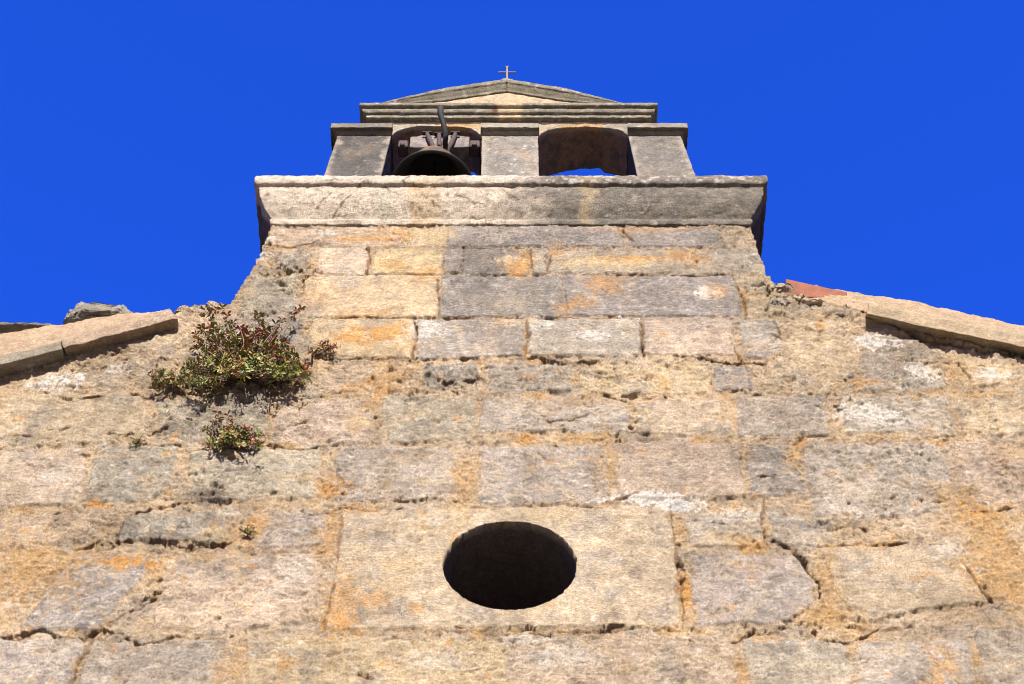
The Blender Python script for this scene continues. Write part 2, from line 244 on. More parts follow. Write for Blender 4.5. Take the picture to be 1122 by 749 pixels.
# stains: px, py, rx, ry, colour, strength
SN = [(525, 285, 34, 26, (.17, .15, .13), .6), (518, 325, 26, 20, (.18, .16, .14), .55), (600, 262, 50, 8, (.19, .17, .14), .5), (386, 371, 20, 9, ORA, .85), (418, 365, 22, 7, ORA, .8), (440, 360, 14, 8, ORA, .55), (372, 380, 18, 5, YEL, .8), (345, 330, 16, 10, ORA, .35), (400, 345, 40, 6, ORA, .3), (570, 290, 13, 12, ORA, .8), (560, 285, 14, 4, YEL, .8), (660, 312, 22, 9, ORA, .6), (640, 333, 12, 6, ORA, .45), (618, 340, 10, 7, ORA, .5),
 (662, 288, 55, 6, YEL, .9), (700, 283, 42, 3, ORA, .6), (750, 283, 22, 9, ORA, .55), (745, 292, 16, 6, DRK, .4), (772, 321, 14, 5, WHI, .9), (785, 320, 12, 7, ORA, .5), (610, 278, 10, 6, ORA, .5), (594, 355, 10, 8, WHI, .5), (655, 368, 18, 5, WHI, .7), (470, 360, 18, 10, WHI, .7), (685, 349, 12, 3, WHI, .9),
 (425, 412, 22, 14, OCH, .7), (400, 425, 26, 6, ORA, .5), (408, 440, 10, 14, OCH, .6), (365, 538, 18, 10, ORA, .7), (345, 525, 30, 6, OCH, .4), (135, 617, 26, 7, ORA, .95), (108, 553, 10, 3, ORA, .8), (285, 572, 12, 12, ORA, .6), (265, 590, 22, 12, OCH, .6), (30, 625, 62, 34, OCH, .85), (60, 640, 30, 14, DRK, .3), (395, 558, 18, 5, ORA, .6), (415, 660, 14, 12, ORA, .5), (360, 590, 14, 30, ORA, .4), (375, 660, 16, 34, ORA, .5), (365, 680, 14, 10, ORA, .6),
 (440, 620, 22, 9, YEL, .8), (425, 640, 22, 9, YEL, .6), (482, 612, 12, 6, YEL, .6), (500, 575, 18, 8, YEL, .5), (485, 580, 6, 3, ORA, .4), (600, 563, 26, 8, YEL, .5), (575, 480, 12, 4, ORA, .8), (560, 476, 30, 4, OCH, .4), (510, 530, 18, 26, OCH, .5), (665, 500, 14, 30, OCH, .45), (640, 480, 22, 6, OCH, .5), (640, 440, 60, 7, OCH, .4), (705, 546, 36, 6, WHI, .95), (740, 552, 26, 6, WHI, .8), (815, 563, 34, 8, WHI, .45), (740, 555, 12, 4, (.45, .47, .5), .5), (750, 645, 7, 18, ORA, .75), (745, 580, 8, 12, OCH, .5),
 (820, 598, 20, 6, ORA, .75), (785, 592, 40, 8, YEL, .6), (1085, 570, 40, 18, OCH, .7), (1100, 620, 50, 36, OCH, .85), (1070, 560, 18, 8, ORA, .6), (1050, 545, 30, 14, OCH, .55), (1040, 600, 14, 8, WHI, .5), (905, 640, 14, 26, OCH, .8), (905, 675, 26, 12, OCH, .85), (930, 690, 30, 8, OCH, .6), (955, 598, 30, 4, ORA, .5), (870, 500, 9, 14, OCH, .7), (875, 487, 8, 6, ORA, .5), (950, 453, 36, 7, WHI, .85), (970, 462, 26, 6, WHI, .6), (960, 376, 22, 8, WHI, .85), (1015, 408, 16, 9, WHI, .9), (1085, 412, 18, 5, WHI, .75), (1030, 400, 20, 10, OCH, .5), (1060, 432, 50, 5, OCH, .75), (1050, 405, 14, 14, OCH, .5), (1110, 500, 18, 16, OCH, .4), (945, 420, 22, 4, ORA, .5),
 (1030, 485, 8, 5, ORA, .6), (60, 420, 24, 7, WHI, .95), (75, 412, 14, 5, WHI, .8), (130, 405, 18, 5, WHI, .5), (60, 523, 16, 8, WHI, .45), (228, 586, 16, 8, YEL, .9), (230, 610, 30, 5, OCH, .5), (345, 400, 20, 8, OCH, .4), (330, 448, 8, 5, YEL, .7), (395, 462, 12, 8, YEL, .8), (420, 247, 16, 20, ORA, .3), (470, 255, 26, 12, YEL, .7), (440, 256, 10, 8, ORA, .5), (400, 262, 40, 3, ORA, .6), (430, 290, 20, 5, ORA, .4), (470, 300, 14, 8, ORA, .5), (285, 262, 14, 6, WHI, .5), (275, 280, 16, 5, WHI, .7), (355, 255, 10, 5, WHI, .5), (450, 380, 20, 6, ORA, .3), (560, 352, 26, 4, YEL, .7), (560, 335, 20, 8, BUF, .4), (700, 252, 50, 3, ORA, .5), (330, 290, 12, 12, DRK, .35), (312, 345, 40, 20, GREY, .5), (300, 415, 26, 8, DRK, .4), (200, 470, 26, 9, DRK, .4), (215, 545, 30, 10, DRK, .35), (190, 590, 50, 8, DRK, .35), (95, 590, 20, 7, DRK, .35), (90, 730, 26, 16, DRK, .35), (90, 690, 20, 6, DRK, .5), (30, 480, 26, 6, DRK, .25), (825, 500, 26, 12, DRK, .35), (835, 450, 26, 8, GREY, .35), (925, 575, 30, 5, DRK, .45), (495, 415, 26, 6, DRK, .5), (460, 440, 16, 5, DRK, .4), (880, 560, 30, 10, GREY, .4), (1000, 470, 26, 6, GREY, .4), (640, 260, 70, 9, DRK, .25), (790, 262, 26, 6, DRK, .3), (600, 408, 30, 6, GREY, .4), (712, 380, 26, 6, DRK, .2), (1030, 740, 12, 30, ORA, .5), (1040, 725, 10, 20, OCH, .6), (250, 735, 16, 22, OCH, .6), (812, 735, 8, 22, OCH, .7), (830, 700, 20, 6, OCH, .5), (330, 625, 26, 14, WHI, .35), (250, 560, 14, 5, WHI, .4), (200, 720, 40, 10, GREY, .35), (620, 720, 40, 14, WHI, .3), (480, 725, 30, 12, WHI, .3), (860, 640, 40, 18, GREY, .3), (970, 640, 50, 8, GREY, .3), (570, 700, 26, 4, WHI, .45)]

def axis(parts):
    a = []
    for lo, hi, st in parts: a.append(np.arange(lo, hi - st * .3, st))
    return np.concatenate(a + [np.array([parts[-1][1]])])
def build_wall():
    xs = axis([(-HALF - .04, -2.34, .03), (-2.34, 2.34, .0040), (2.34, HALF + .04, .03)])
    zs = axis([(-.2, 5.5, .04), (5.5, ZT, .0045)])
    X, Z = np.meshgrid(xs, zs); sh = X.shape
    # bend the stones' edges
    wx = X + .022 * fbm2(X, Z, .16, 3, 11) + .007 * fbm2(X, Z, .03, 2, 12); wz = Z + .018 * fbm2(X, Z, .16, 3, 21) + .006 * fbm2(X, Z, .03, 2, 22)
    # base fields
    big = fbm2(X, Z, .5, 4, 31); med = fbm2(X, Z, .12, 4, 41); fine = fbm2(X, Z, .030, 3, 51, ay=.6); grit = fbm2(X, Z, .011, 2, 61)
    fl = fbm2(X + .03 * med, Z, .11, 4, 71, .55, ay=.62) * 4.2 + 10
    ft = fl - np.floor(fl); flake = np.floor(fl) + ss(.0, .22, ft) + .25 * ft         # scarps of broken limestone
    fl2 = fbm2(X, Z + .02 * med, .045, 3, 81, .55, ay=.5) * 3.5 + 10; ft = fl2 - np.floor(fl2); flake2 = np.floor(fl2) + ss(0, .25, ft)
    rug = ss(-.25, .35, fbm2(X, Z, .13, 3, 57)); rid = 1 - np.abs(fbm2(X + .02 * med, Z, .06, 4, 58, .6, ay=.45)) * 3; rid = np.clip(rid, 0, 1) ** 3
    grit = grit * (.35 + .9 * rug); flake -= flake.mean(); flake2 -= flake2.mean()
    C = np.zeros(sh + (3,)); C[:] = MOR
    C = mixc(C, OCH, ss(.0, .45, fbm2(X, Z, .16, 4, 91)) * .7); C = mixc(C, LGR, ss(-.05, .3, fbm2(X, Z, .14, 4, 95)) * .7); C = mixc(C, PINK, ss(.0, .3, fbm2(X, Z, .3, 4, 97)) * .7); smear = fbm2(X, Z, .13, 5, 98, .6)
    rm = 1.0
    H = .0016 * flake + .0026 * flake2 + .006 * med + .0085 * fine + .0060 * grit
    lump = 1 - np.abs(fbm2(X, Z, .05, 3, 101)) * 2.2; H += .009 * lump * (.5 + rug) - .008
    lines = np.array
    top_t = wall_xz(561, 392)[1]
    for i, (pg, col, ro, pr) in enumerate(ST):
        a = np.array(pg); x0, z0 = a.min(0) - .06; x1, z1 = a.max(0) + .06
        i0, i1 = np.searchsorted(xs, [x0, x1]); j0, j1 = np.searchsorted(zs, [z0, z1])
        if i1 <= i0 or j1 <= j0: continue
        s = (slice(j0, j1), slice(i0, i1)); X_, Z_ = X[s], Z[s]
        d = poly_sd(wx[s], wz[s], pg)
        if ro > .3: d = d + ro * (.022 * fbm2(X_, Z_, .09, 4, 300 + i))
        e = .004 + .013 * ro
        m = ss(0, e, -d)
        if ro > .3: m = m * (1 - .8 * ss(.22, .45, smear[s]))
        cen = a.mean(0); tx, tz = random.uniform(-.016, .016), random.uniform(-.012, .012)
        ro_ = max(ro, .12); sc_ = .4 + .9 * ro
        h = pr / 1000 * (.55 if ro > .3 else .8) + (X_ - cen[0]) * tx * ro + (Z_ - cen[1]) * tz * ro
        k = 500 + i * 7
        bulge = fbm2(X_, Z_, .22, 3, k) * .011 * ro_
        h = h + bulge + ro_ * (.0052 * flake[s] + .0055 * flake2[s] * (.3 + rug[s]) + .0050 * med[s]) + (.0010 + .0034 * ro) * fine[s] + (.0009 + .0020 * ro) * grit[s] - ro_ * .0075 * rid[s] * rug[s]
        H[s] = H[s] * (1 - m) + h * m
        # this block's own colour
        cj = np.array(col) * random.uniform(.86, 1.14) * np.array([1, random.uniform(.98, 1.02), random.uniform(.92, 1.08)]); c = np.zeros(X_.shape + (3,)); c[:] = cj
        v1 = fbm2(X_, Z_, .20, 5, k + 1, .6); v2 = fbm2(X_, Z_, .09, 5, k + 2, .65); v3 = fbm2(X_, Z_, .05, 4, k + 3, .65, ay=.5)
        c = mixc(c, GREY, ss(.05, .35, v1) * .6); c = mixc(c, PINK, ss(.05, .4, -v1) * .45); c = mixc(c, YEL, ss(.14, .45, v2) * .55)
        c = mixc(c, WHI, ss(.24, .42, v3) * .55); c = mixc(c, DRK, ss(.20, .5, -v3) * .35); c = mixc(c, (.62, .50, .37), ss(.1, .35, fbm2(X_, Z_, .035, 4, k + 6, .6, ay=.5)) * .6); c = mixc(c, ORA, ss(.30, .5, fbm2(X_, Z_, .14, 5, k + 5, .6)) * .5)
        mc = ss(-.004, .003 + .012 * ro, -d)
        if ro > .3: mc = mc * (1 - .85 * ss(.16, .42, smear[s]))
        C[s] = C[s] * (1 - mc[..., None]) + c * mc[..., None]
    cn = fbm2(X + .02 * med, Z + .012 * fine, .085, 4, 1301, .62, ay=.42); cl = np.exp(-(cn / .022) ** 2) * ss(.02, .2, fbm2(X, Z, .10, 3, 1305)) * np.where((Z > top_t) & (np.abs(X) < .95), .25, 1.0) * ss(.0, .04, np.hypot(X - OCX, Z - OCZ) - .40)
    cn2 = fbm2(X, Z + .01 * med, .04, 4, 1311, .6, ay=.45); cl2 = np.exp(-(cn2 / .03) ** 2) * ss(.05, .25, fbm2(X, Z, .06, 3, 1315)) * np.where((Z > top_t) & (np.abs(X) < .95), .3, 1.0)
    H -= .0085 * cl + .0045 * cl2; C = mixc(C, (.20, .13, .08), cl * .35 + cl2 * .15)
    # the tower's long grey weathering under the cornice
    pxl = wall_xz(486, 300)[0]; g = ss(-.02, .02, X - pxl + .05 * fbm2(X, Z, .2, 4, 131)) * ss(top_t + .15, top_t + .5, Z + .1 * fbm2(X, Z, .3, 4, 132)) * ss(-1.1, -.95, -X)
    C = mixc(C, (.25, .22, .19), g * (.38 + .35 * fbm2(X, Z, .12, 4, 133)))
    C *= (1 + .42 * fbm2(X, Z, .45, 4, 191) + .36 * fbm2(X, Z, .10, 5, 195, .65))[..., None]
    C = mixc(C, (.24, .19, .145), ss(.16, .42, fbm2(X, Z, .20, 5, 197, .65)) * .6)
    sN = fbm2(X, Z, .035, 4, 141, .6); sM = fbm2(X, Z, .012, 2, 145)
    for k, (px, py, rx, ry, col, st) in enumerate(SN):
        cx, cz = wall_xz(px, py); rxw = abs(wall_xz(px + rx, py)[0] - cx); rzw = abs(wall_xz(px, py - ry)[1] - cz)
        i0, i1 = np.searchsorted(xs, [cx - 2 * rxw, cx + 2 * rxw]); j0, j1 = np.searchsorted(zs, [cz - 2 * rzw, cz + 2 * rzw])
        if i1 <= i0 or j1 <= j0: continue
        s = (slice(j0, j1), slice(i0, i1)); r = np.hypot((X[s] - cx) / rxw, (Z[s] - cz) / rzw) + 1.3 * sN[s] + 1.0 * sM[s] + .9 * med[s]; hard = col in (ORA, WHI)
        C[s] = mixc(C[s], np.array(col) * (1.0 if not hard else .95), (ss(1.0, .78, r) * .75 + ss(1.5, .8, r) * .25) * st)
    def blob(px, py): return wall_xz(px, py)
    for pl, wd, dp in CR:
        pts = [wall_xz(*p) for p in pl]; a = np.array(pts); wv = wd * .0052
        i0, i1 = np.searchsorted(xs, [a[:, 0].min() - .06, a[:, 0].max() + .06]); j0, j1 = np.searchsorted(zs, [a[:, 1].min() - .06, a[:, 1].max() + .06])
        s = (slice(j0, j1), slice(i0, i1)); qx = X[s] + .008 * fine[s] + .012 * med[s]; qz = Z[s] + .010 * fine[s] + .014 * med[s]; d = np.full(qx.shape, 1e9)
        for (xa, za), (xb, zb_) in zip(pts[:-1], pts[1:]):
            ex, ez = xb - xa, zb_ - za; t = np.clip(((qx - xa) * ex + (qz - za) * ez) / (ex * ex + ez * ez), 0, 1); d = np.minimum(d, np.hypot(qx - xa - t * ex, (qz - za - t * ez)))
        wl = wv * (.35 + 1.5 * np.clip(.35 + 1.1 * fbm2(X[s], Z[s], .06, 2, 777), 0, 1))
        brk = ss(-.45, -.2, fbm2(X[s], Z[s], .10, 3, 888)); m = ss(wl * .62, wl * .22, d) * brk; H[s] -= m * dp / 1000 * 1.1
        C[s] = mixc(C[s], (.22, .12, .06), ss(wl * 1.3, wl * .3, d) * brk * .6)
    for px, py, rx, ry, dp in PT:
        cx, cz = wall_xz(px, py); rxw = abs(wall_xz(px + rx, py)[0] - cx); rzw = abs(wall_xz(px, py - ry)[1] - cz)
        i0, i1 = np.searchsorted(xs, [cx - 2 * rxw, cx + 2 * rxw]); j0, j1 = np.searchsorted(zs, [cz - 2 * rzw, cz + 2 * rzw]); s = (slice(j0, j1), slice(i0, i1))
        r = np.hypot((X[s] - cx) / rxw, (Z[s] - cz) / rzw) + .7 * sN[s]; H[s] -= ss(1.1, .6, r) * dp / 1000
    # pocked mortar: many small holes away from the dressed blocks
    pk = fbm2(X, Z, .020, 3, 151); zone = ss(.0, .35, fbm2(X, Z, .22, 3, 155)); H -= ss(.36, .5, pk) * .013 * (.2 + .8 * zone)
    for px, py, rx, ry, amp in [(205, 470, 75, 26, .9), (215, 540, 60, 34, .9), (185, 592, 90, 14, 1), (110, 575, 50, 22, .5), (318, 300, 45, 26, 1), (265, 425, 90, 20, 1), (850, 325, 34, 24, .9), (300, 380, 50, 40, .7), (170, 655, 40, 30, .6), (370, 535, 50, 30, .6), (460, 425, 70, 22, .7), (1000, 500, 90, 60, .6), (930, 430, 60, 20, .6), (600, 412, 240, 18, .6), (690, 480, 60, 40, .4), (890, 680, 50, 14, .8), (560, 694, 160, 8, .6), (120, 398, 90, 22, .8), (1040, 400, 70, 30, .5), (850, 430, 60, 16, .5), (500, 740, 60, 14, .6), (820, 580, 50, 22, .7)]:
        cx, cz = wall_xz(px, py); rxw = abs(wall_xz(px + rx, py)[0] - cx); rzw = abs(wall_xz(px, py - ry)[1] - cz)
        i0, i1 = np.searchsorted(xs, [cx - 1.8 * rxw, cx + 1.8 * rxw]); j0, j1 = np.searchsorted(zs, [cz - 1.8 * rzw, cz + 1.8 * rzw]); s = (slice(j0, j1), slice(i0, i1))
        r = np.hypot((X[s] - cx) / rxw, (Z[s] - cz) / rzw) + .8 * sN[s] + .6 * med[s]; k = ss(1.25, .3, r) * amp * .72
        q = fbm2(X[s] + .03 * fine[s], Z[s], .055, 4, 1201, .6, ay=.6); t = q * 5 + 20; t = np.floor(t) + ss(0, .3, t - np.floor(t)) - 20
        q2 = fbm2(X[s] + .02 * med[s], Z[s] + .015 * fine[s], .075, 4, 1207, .62, ay=.38)
        H[s] += k * (.0080 * t + .004 * fine[s]) - k * .016 * np.exp(-(q2 / .035) ** 2) * ss(-.1, .2, med[s])
    # cover of mortar where the joints have been smeared
    H[(Z < 5.4)] *= .6
    osd = poly_sd(X, Z, OUT); H += (.026 + .02 * med) * ss(-.085, -.02, osd + .03 * med) * (np.abs(X) > 1.36) * (Z > 6.4)
    inside = np.maximum(osd + .012 * fbm2(X, Z, .05, 3, 161) * (Z < 8.70), -1e9)
    ang = np.arctan2(Z - OCZ, X - OCX); rr = np.hypot((X - OCX) / OCR, (Z - OCZ) / OCV); sdo = (1 - rr) * OCR + .006 * fbm2(X, Z, .022, 3, 171, .6)
    SDF = np.maximum(inside, sdo)
    gz, gx = np.gradient(SDF, zs, xs, edge_order=1)
    gm = np.hypot(gx, gz) + 1e-9
    stp = np.where(np.abs(X) > 2.34, .034, np.where(Z < 5.5, .05, .0064))
    near = (SDF > 0) & (SDF < stp); Xn = np.where(near, X - gx / gm ** 2 * SDF, X); Zn = np.where(near, Z - gz / gm ** 2 * SDF, Z)
    ok = SDF < stp
    n0, n1 = sh; idx = np.arange(n0 * n1).reshape(sh)
    okf = ok[:-1, :-1] & ok[1:, :-1] & ok[:-1, 1:] & ok[1:, 1:]
    a = idx[:-1, :-1][okf]; b = idx[:-1, 1:][okf]; c = idx[1:, 1:][okf]; d = idx[1:, :-1][okf]
    Q = np.stack([a, b, c, d], 1)
    H = np.where(np.abs(rr - 1) < .25, H * ss(0.0, .25, np.abs(rr - 1)) + .006 * (1 - ss(0, .25, np.abs(rr - 1))), H)
    V = np.stack([Xn.ravel(), -H.ravel(), Zn.ravel()], 1); Cc = C.reshape(-1, 3)
    # boundary edges, walled back to give the masonry its thickness
    E_ = np.concatenate([Q[:, [0, 1]], Q[:, [1, 2]], Q[:, [2, 3]], Q[:, [3, 0]]]); key = np.sort(E_, 1); kk = key[:, 0].astype(np.int64) * (n0 * n1) + key[:, 1]
    u, first, cnt = np.unique(kk, return_index=True, return_counts=True); be = E_[first[cnt == 1]]
    bv = np.unique(be); mp = {v: i for i, v in enumerate(bv)}
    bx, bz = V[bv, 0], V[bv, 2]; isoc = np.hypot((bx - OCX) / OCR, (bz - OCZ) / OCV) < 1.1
    layers = [.04, .10, .20, .32, .45, .6]; Vs = [V]; Cs = [Cc]; off = [len(V)]; Qs = [Q]; prev = bv; 
    mpa = np.zeros(len(V), np.int64); mpa[bv] = np.arange(len(bv)); e0 = mpa[be[:, 0]]; e1 = mpa[be[:, 1]]
    for L in layers:
        vx, vz = bx.copy(), bz.copy()
        nn = .007 * fbm2(bx * 1 + L * 3, bz + L * 5, .05, 3, 181)
        sp = np.where(isoc, 1 + max(0, L - .11) * .55, 1.0); vx = np.where(isoc, OCX + (vx - OCX) * (sp + nn), vx - np.sign(vx) * np.abs(nn)); vz = np.where(isoc, OCZ + (vz - OCZ) * (sp + nn), vz)
        V2 = np.stack([vx, np.full(len(bv), L), vz], 1); cur = np.arange(len(bv)) + sum(len(q) for q in Vs)
        Vs.append(V2); c2 = Cc[bv] * .9; c2[isoc] = np.array((.17, .135, .115)); Cs.append(c2)  # oculus reveal painted darker than the wall to deepen its shade
        Qs.append(np.stack([prev[e1] if prev is bv else prev[e1], prev[e0], cur[e0], cur[e1]], 1)); prev = cur
    V = np.concatenate(Vs); Cc = np.concatenate(Cs); Q = np.concatenate(Qs)
    used = np.zeros(len(V), bool); used[Q.ravel()] = True; rem = np.cumsum(used) - 1
    print('wall verts', used.sum())
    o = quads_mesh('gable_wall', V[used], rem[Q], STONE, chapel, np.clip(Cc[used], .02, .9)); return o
build_wall()

# ------------------------------------------------------------------ lofted, weathered stonework
def loft(name, rails, mat, parent, base=GREY, seed=0, step=.012, amp=.004, ns=.05, colf=None, closed=True, caps=True, chip=.0, cross=.012, label=None):
    """rails: list of polylines with the same number of points; consecutive rails are joined; closed joins last to first"""
    rails = [np.array(r, float) for r in rails]
    if closed: rails = rails + [rails[0]]
    k = len(rails[0]); cols = [rails[0][0:1] * 0 for _ in ()]
    seg = [max(1, int(np.ceil(max(np.linalg.norm(r[i + 1] - r[i]) for r in rails) / step))) for i in range(k - 1)]
    def res(r):
        o = [];
        for i in range(k - 1):
            t = np.linspace(0, 1, seg[i], endpoint=False)[:, None]; o.append(r[i] * (1 - t) + r[i + 1] * t)
        o.append(r[-1:]); return np.concatenate(o)
    rs = [res(r) for r in rails]; rows = [rs[0]]
    for a, b in zip(rs[:-1], rs[1:]):
        n = max(1, int(np.ceil(np.median(np.linalg.norm(b - a, axis=1)) / cross))); n = min(n, 60)
        for t in np.linspace(0, 1, n + 1)[1:]: rows.append(a * (1 - t) + b * t)
    if closed: rows = rows[:-1]
    G = np.array(rows); nr, nc = G.shape[:2]; V = G.reshape(-1, 3)
    idx = np.arange(nr * nc).reshape(nr, nc); nx = np.roll(idx, -1, 0) if closed else None
    A = idx if closed else idx[:-1]; B = nx if closed else idx[1:]
    Q = np.stack([A[:, :-1].ravel(), A[:, 1:].ravel(), B[:, 1:].ravel(), B[:, :-1].ravel()], 1)
    nv = np.stack([fbm3(V, ns, 4, seed * 13 + s * 3, .6) for s in range(3)], 1)
    V = V + nv * amp + np.stack([fbm3(V, .012, 2, seed * 13 + 50 + s) for s in range(3)], 1) * amp * .35
    if chip:
        cn = ss(.2, .5, fbm3(V, .09, 4, seed + 77, .6)); V[:, 1] += cn * chip; V[:, 2] += cn * chip * .3
    c = stonecol(V, base, seed); 
    if colf: c = colf(V, c)
    o = quads_mesh(name, V, Q, mat, parent, np.clip(c, .015, .9))
    if closed and caps:
        me = o.data; n0 = len(me.polygons)
        import bmesh as bmm
        bm = bmm.new(); bm.from_mesh(me); bm.verts.ensure_lookup_table()
        for col_ in (0, nc - 1):
            try: bm.faces.new([bm.verts[i] for i in idx[:, col_]])
            except ValueError: pass
        bmm.ops.recalc_face_normals(bm, faces=bm.faces); bm.to_mesh(me); bm.free()
    if label: o['label'] = label
    return o
def stonecol(V, base, seed):
    c = np.zeros((len(V), 3)); c[:] = base; v1 = fbm3(V, .25, 4, seed + 200, .6); v2 = fbm3(V, .08, 4, seed + 210, .65); v3 = fbm3(V, .04, 3, seed + 220, .6); k = 1.0 if sum(base) > .7 else .45
    c = mixc(c, GREY, ss(.0, .35, v1) * .5 * k); c = mixc(c, TAN, ss(.0, .4, -v1) * .5 * k); c = mixc(c, DRK, ss(.12, .4, v2) * .6); c = mixc(c, WHI, ss(.25, .42, v3) * .6 * k); c = mixc(c, YEL, ss(.2, .5, -v2) * .4 * k)
    return c
def box_rails(x0, x1, y0, y1, z0, z1, taper0=0, taper1=0):
    """a block: rails run up in z so that its sides may lean"""
    return [[(x0, y0, z0), (x0 + taper0, y0, z1)], [(x1, y0, z0), (x1 + taper1, y0, z1)], [(x1, y1, z0), (x1 + taper1, y1, z1)], [(x0, y1, z0), (x0 + taper0, y1, z1)]]
def px_stain(pts):
    def f(V, c, pts=pts):
        for (px, py, Y, rx, rz, col, st) in pts:
            a = at(px, py, Y); r = np.hypot((V[:, 0] - a[0]) / rx, (V[:, 2] - a[2]) / rz) + 1.0 * fbm3(V, .05, 4, 900, .6); c = mixc(c, col, ss(1.1, .6, r) * st)
        return c
    return f

# main cornice, wrapped round three sides
XL, XR, YB = -1.131, 1.123, .55
prof = [(-.03, 8.765), (.008, 8.768), (.014, 8.785), (.013, 8.806), (.006, 8.812), (.012, 8.822), (.026, 8.838), (.044, 8.862), (.062, 8.893), (.074, 8.93), (.080, 8.965), (.083, 8.990), (.084, 9.000), (.102, 9.005), (.109, 9.018), (.110, 9.045), (.104, 9.078), (.02, 9.088), (-.2, 9.09), (-.2, 8.77)]
rails = [[(XL - p, YB, z), (XL - p, -p, z), (XR + p, -p, z), (XR + p, YB, z)] for p, z in prof]
def cornice_col(V, c):
    x = V[:, 0]; n = fbm3(V, .2, 4, 40, .6); pale = ss(.30, -.10, x + .30 * n + .22 * fbm3(V, .05, 4, 39, .65) - .0)
    c = mixc(c, (.68, .57, .45), pale * .9); c = mixc(c, (.145, .132, .115), (1 - pale) * (.7 + .6 * fbm3(V, .09, 4, 44, .6)))
    for xx, w_, col, s in ((-.42, .07, YEL, .6), (-.46, .03, ORA, .25), (-.60, .05, (.45, .45, .34), .35), (-.36, .03, OCH, .3), (.37, .055, (.42, .33, .20), .7)):
        c = mixc(c, col, ss(1, .3, np.abs(x - xx + .09 * fbm3(V, .12, 3, 47)) / w_) * s)
    c = mixc(c, (.20, .165, .13), ss(.10, .30, fbm3(V, .07, 5, 43, .75)) * .6); c = mixc(c, (.10, .085, .07), ss(.30, .42, fbm3(V, .022, 3, 45, .6)) * .6); c = mixc(c, (.52, .45, .36), ss(.15, .4, fbm3(V, .05, 5, 42, .7)) * .6); top = V[:, 2] > 9.0; c = mixc(c, WHI, ss(.05, .3, fbm3(V, .03, 3, 48)) * .6 * top)
    c = mixc(c, (.07, .062, .055), ss(.0, .03, V[:, 1]) * .8)  # side returns blackened: the shade under them is put into the colour
    # hairline cracks
    for xa, za, xb, zb in ((-.85, 8.82, -.72, 9.0), (-.48, 9.0, -.30, 8.82), (-.30, 8.95, -.14, 8.88), (-.93, 8.86, -.87, 8.95), (-.52, 9.01, -.50, 9.08), (-.60, 8.99, -.52, 8.90), (-.52, 8.90, -.40, 8.84), (-.05, 8.97, .06, 8.90), (.06, 8.90, .20, 8.95), (.34, 9.08, .36, 9.01), (.60, 8.82, .66, 8.88), (-.22, 8.83, -.10, 8.80)):
        ex, ez = xb - xa, zb - za; t = np.clip(((x - xa) * ex + (V[:, 2] - za) * ez) / (ex * ex + ez * ez), 0, 1)
        d = np.hypot(x - xa - t * ex + .03 * n, V[:, 2] - za - t * ez + .03 * fbm3(V, .05, 3, 49)); c = mixc(c, (.16, .11, .07), ss(.009, .003, d) * .9)
    return c
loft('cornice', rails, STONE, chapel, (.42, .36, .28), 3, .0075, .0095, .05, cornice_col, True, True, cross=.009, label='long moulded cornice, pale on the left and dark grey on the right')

# tower core behind the cornice so nothing is hollow
loft('ledge', box_rails(XL + .02, XR - .02, .03, .6, 8.6, 9.082), STONE, chapel, GREY, 4, .05, .003, .05, cross=.05)

# bell gable -------------------------------------------------------------------------------------------
Y0, Y1 = .03, .275
def zat(py, Y=Y0): return at(561, py, Y)[2]
def xat(px, py, Y=Y0): return at(px, py, Y)[0]
def shaded_sides(a0, b0, a1, b1):  # darkens a pier's side faces, painting in the openings' shade; front edges paler
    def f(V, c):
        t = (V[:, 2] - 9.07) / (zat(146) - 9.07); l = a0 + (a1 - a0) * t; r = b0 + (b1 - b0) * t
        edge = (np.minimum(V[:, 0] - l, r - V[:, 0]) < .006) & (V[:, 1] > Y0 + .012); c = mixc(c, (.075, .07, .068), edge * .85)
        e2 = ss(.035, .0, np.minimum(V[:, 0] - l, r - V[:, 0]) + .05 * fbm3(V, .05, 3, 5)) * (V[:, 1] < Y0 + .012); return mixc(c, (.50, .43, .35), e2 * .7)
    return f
def pier(xl0, xr0, xl1, xr1, base, seed, label):
    z0, z1 = 9.07, zat(146)
    p = loft('pier', [[(xl0, Y0, z0), (xl1, Y0, z1)], [(xr0, Y0, z0), (xr1, Y0, z1)], [(xr0, Y1, z0), (xr1, Y1, z1)], [(xl0, Y1, z0), (xl1, Y1, z1)]], STONE, chapel, base, seed, .009, .005, .04, shaded_sides(xl0, xr0, xl1, xr1), cross=.009, label=label)
    return p
def capital(pier_o, xl, xr, seed, base, ret_l, ret_r, colf=None):
    za, zb = zat(147.5), zat(136.5, -.02)
    pr = [(0.0, za - .004), (.016, za + .004), (.024, za + .03), (.034, za + .055), (.038, za + .06), (.040, zb - .012), (.034, zb), (-.05, zb + .002), (-.05, za)]
    rl = []
    for p, z in pr:
        rl.append([(xl - p * ret_l, Y1 + p, z), (xl - p * ret_l, Y0 - p, z), (xr + p * ret_r, Y0 - p, z), (xr + p * ret_r, Y1 + p, z)])
    return loft('capital', rl, SMOOTH, pier_o, base, seed, .008, .0045, .04, colf, chip=.004, cross=.008)
hz = (190 - 146) ; ext = (9.357 - 9.07) / (9.79 - 9.357)
def lean(a0, a1): return a0 + (a0 - a1) * ext
xl0, xl1 = xat(356, 190), xat(371, 146); xr0, xr1 = xat(418, 190), xat(429, 146)
pa = pier(lean(xl0, xl1), lean(xr0, xr1), xl1, xr1, (.125, .115, .105), 11, 'dark grey pier at the left of the belfry')
ca = capital(pa, xl1, xat(430, 146) - .0, 21, (.19, .17, .14), 1, 0)
pb = pier(xat(528, 190), xat(590, 190), xat(528, 146), xat(589.5, 146), (.31, .285, .25), 12, 'pale grey speckled pier between the two openings')
cb = capital(pb, xat(528, 146), xat(589.5, 146), 22, (.33, .30, .25), .12, .12)
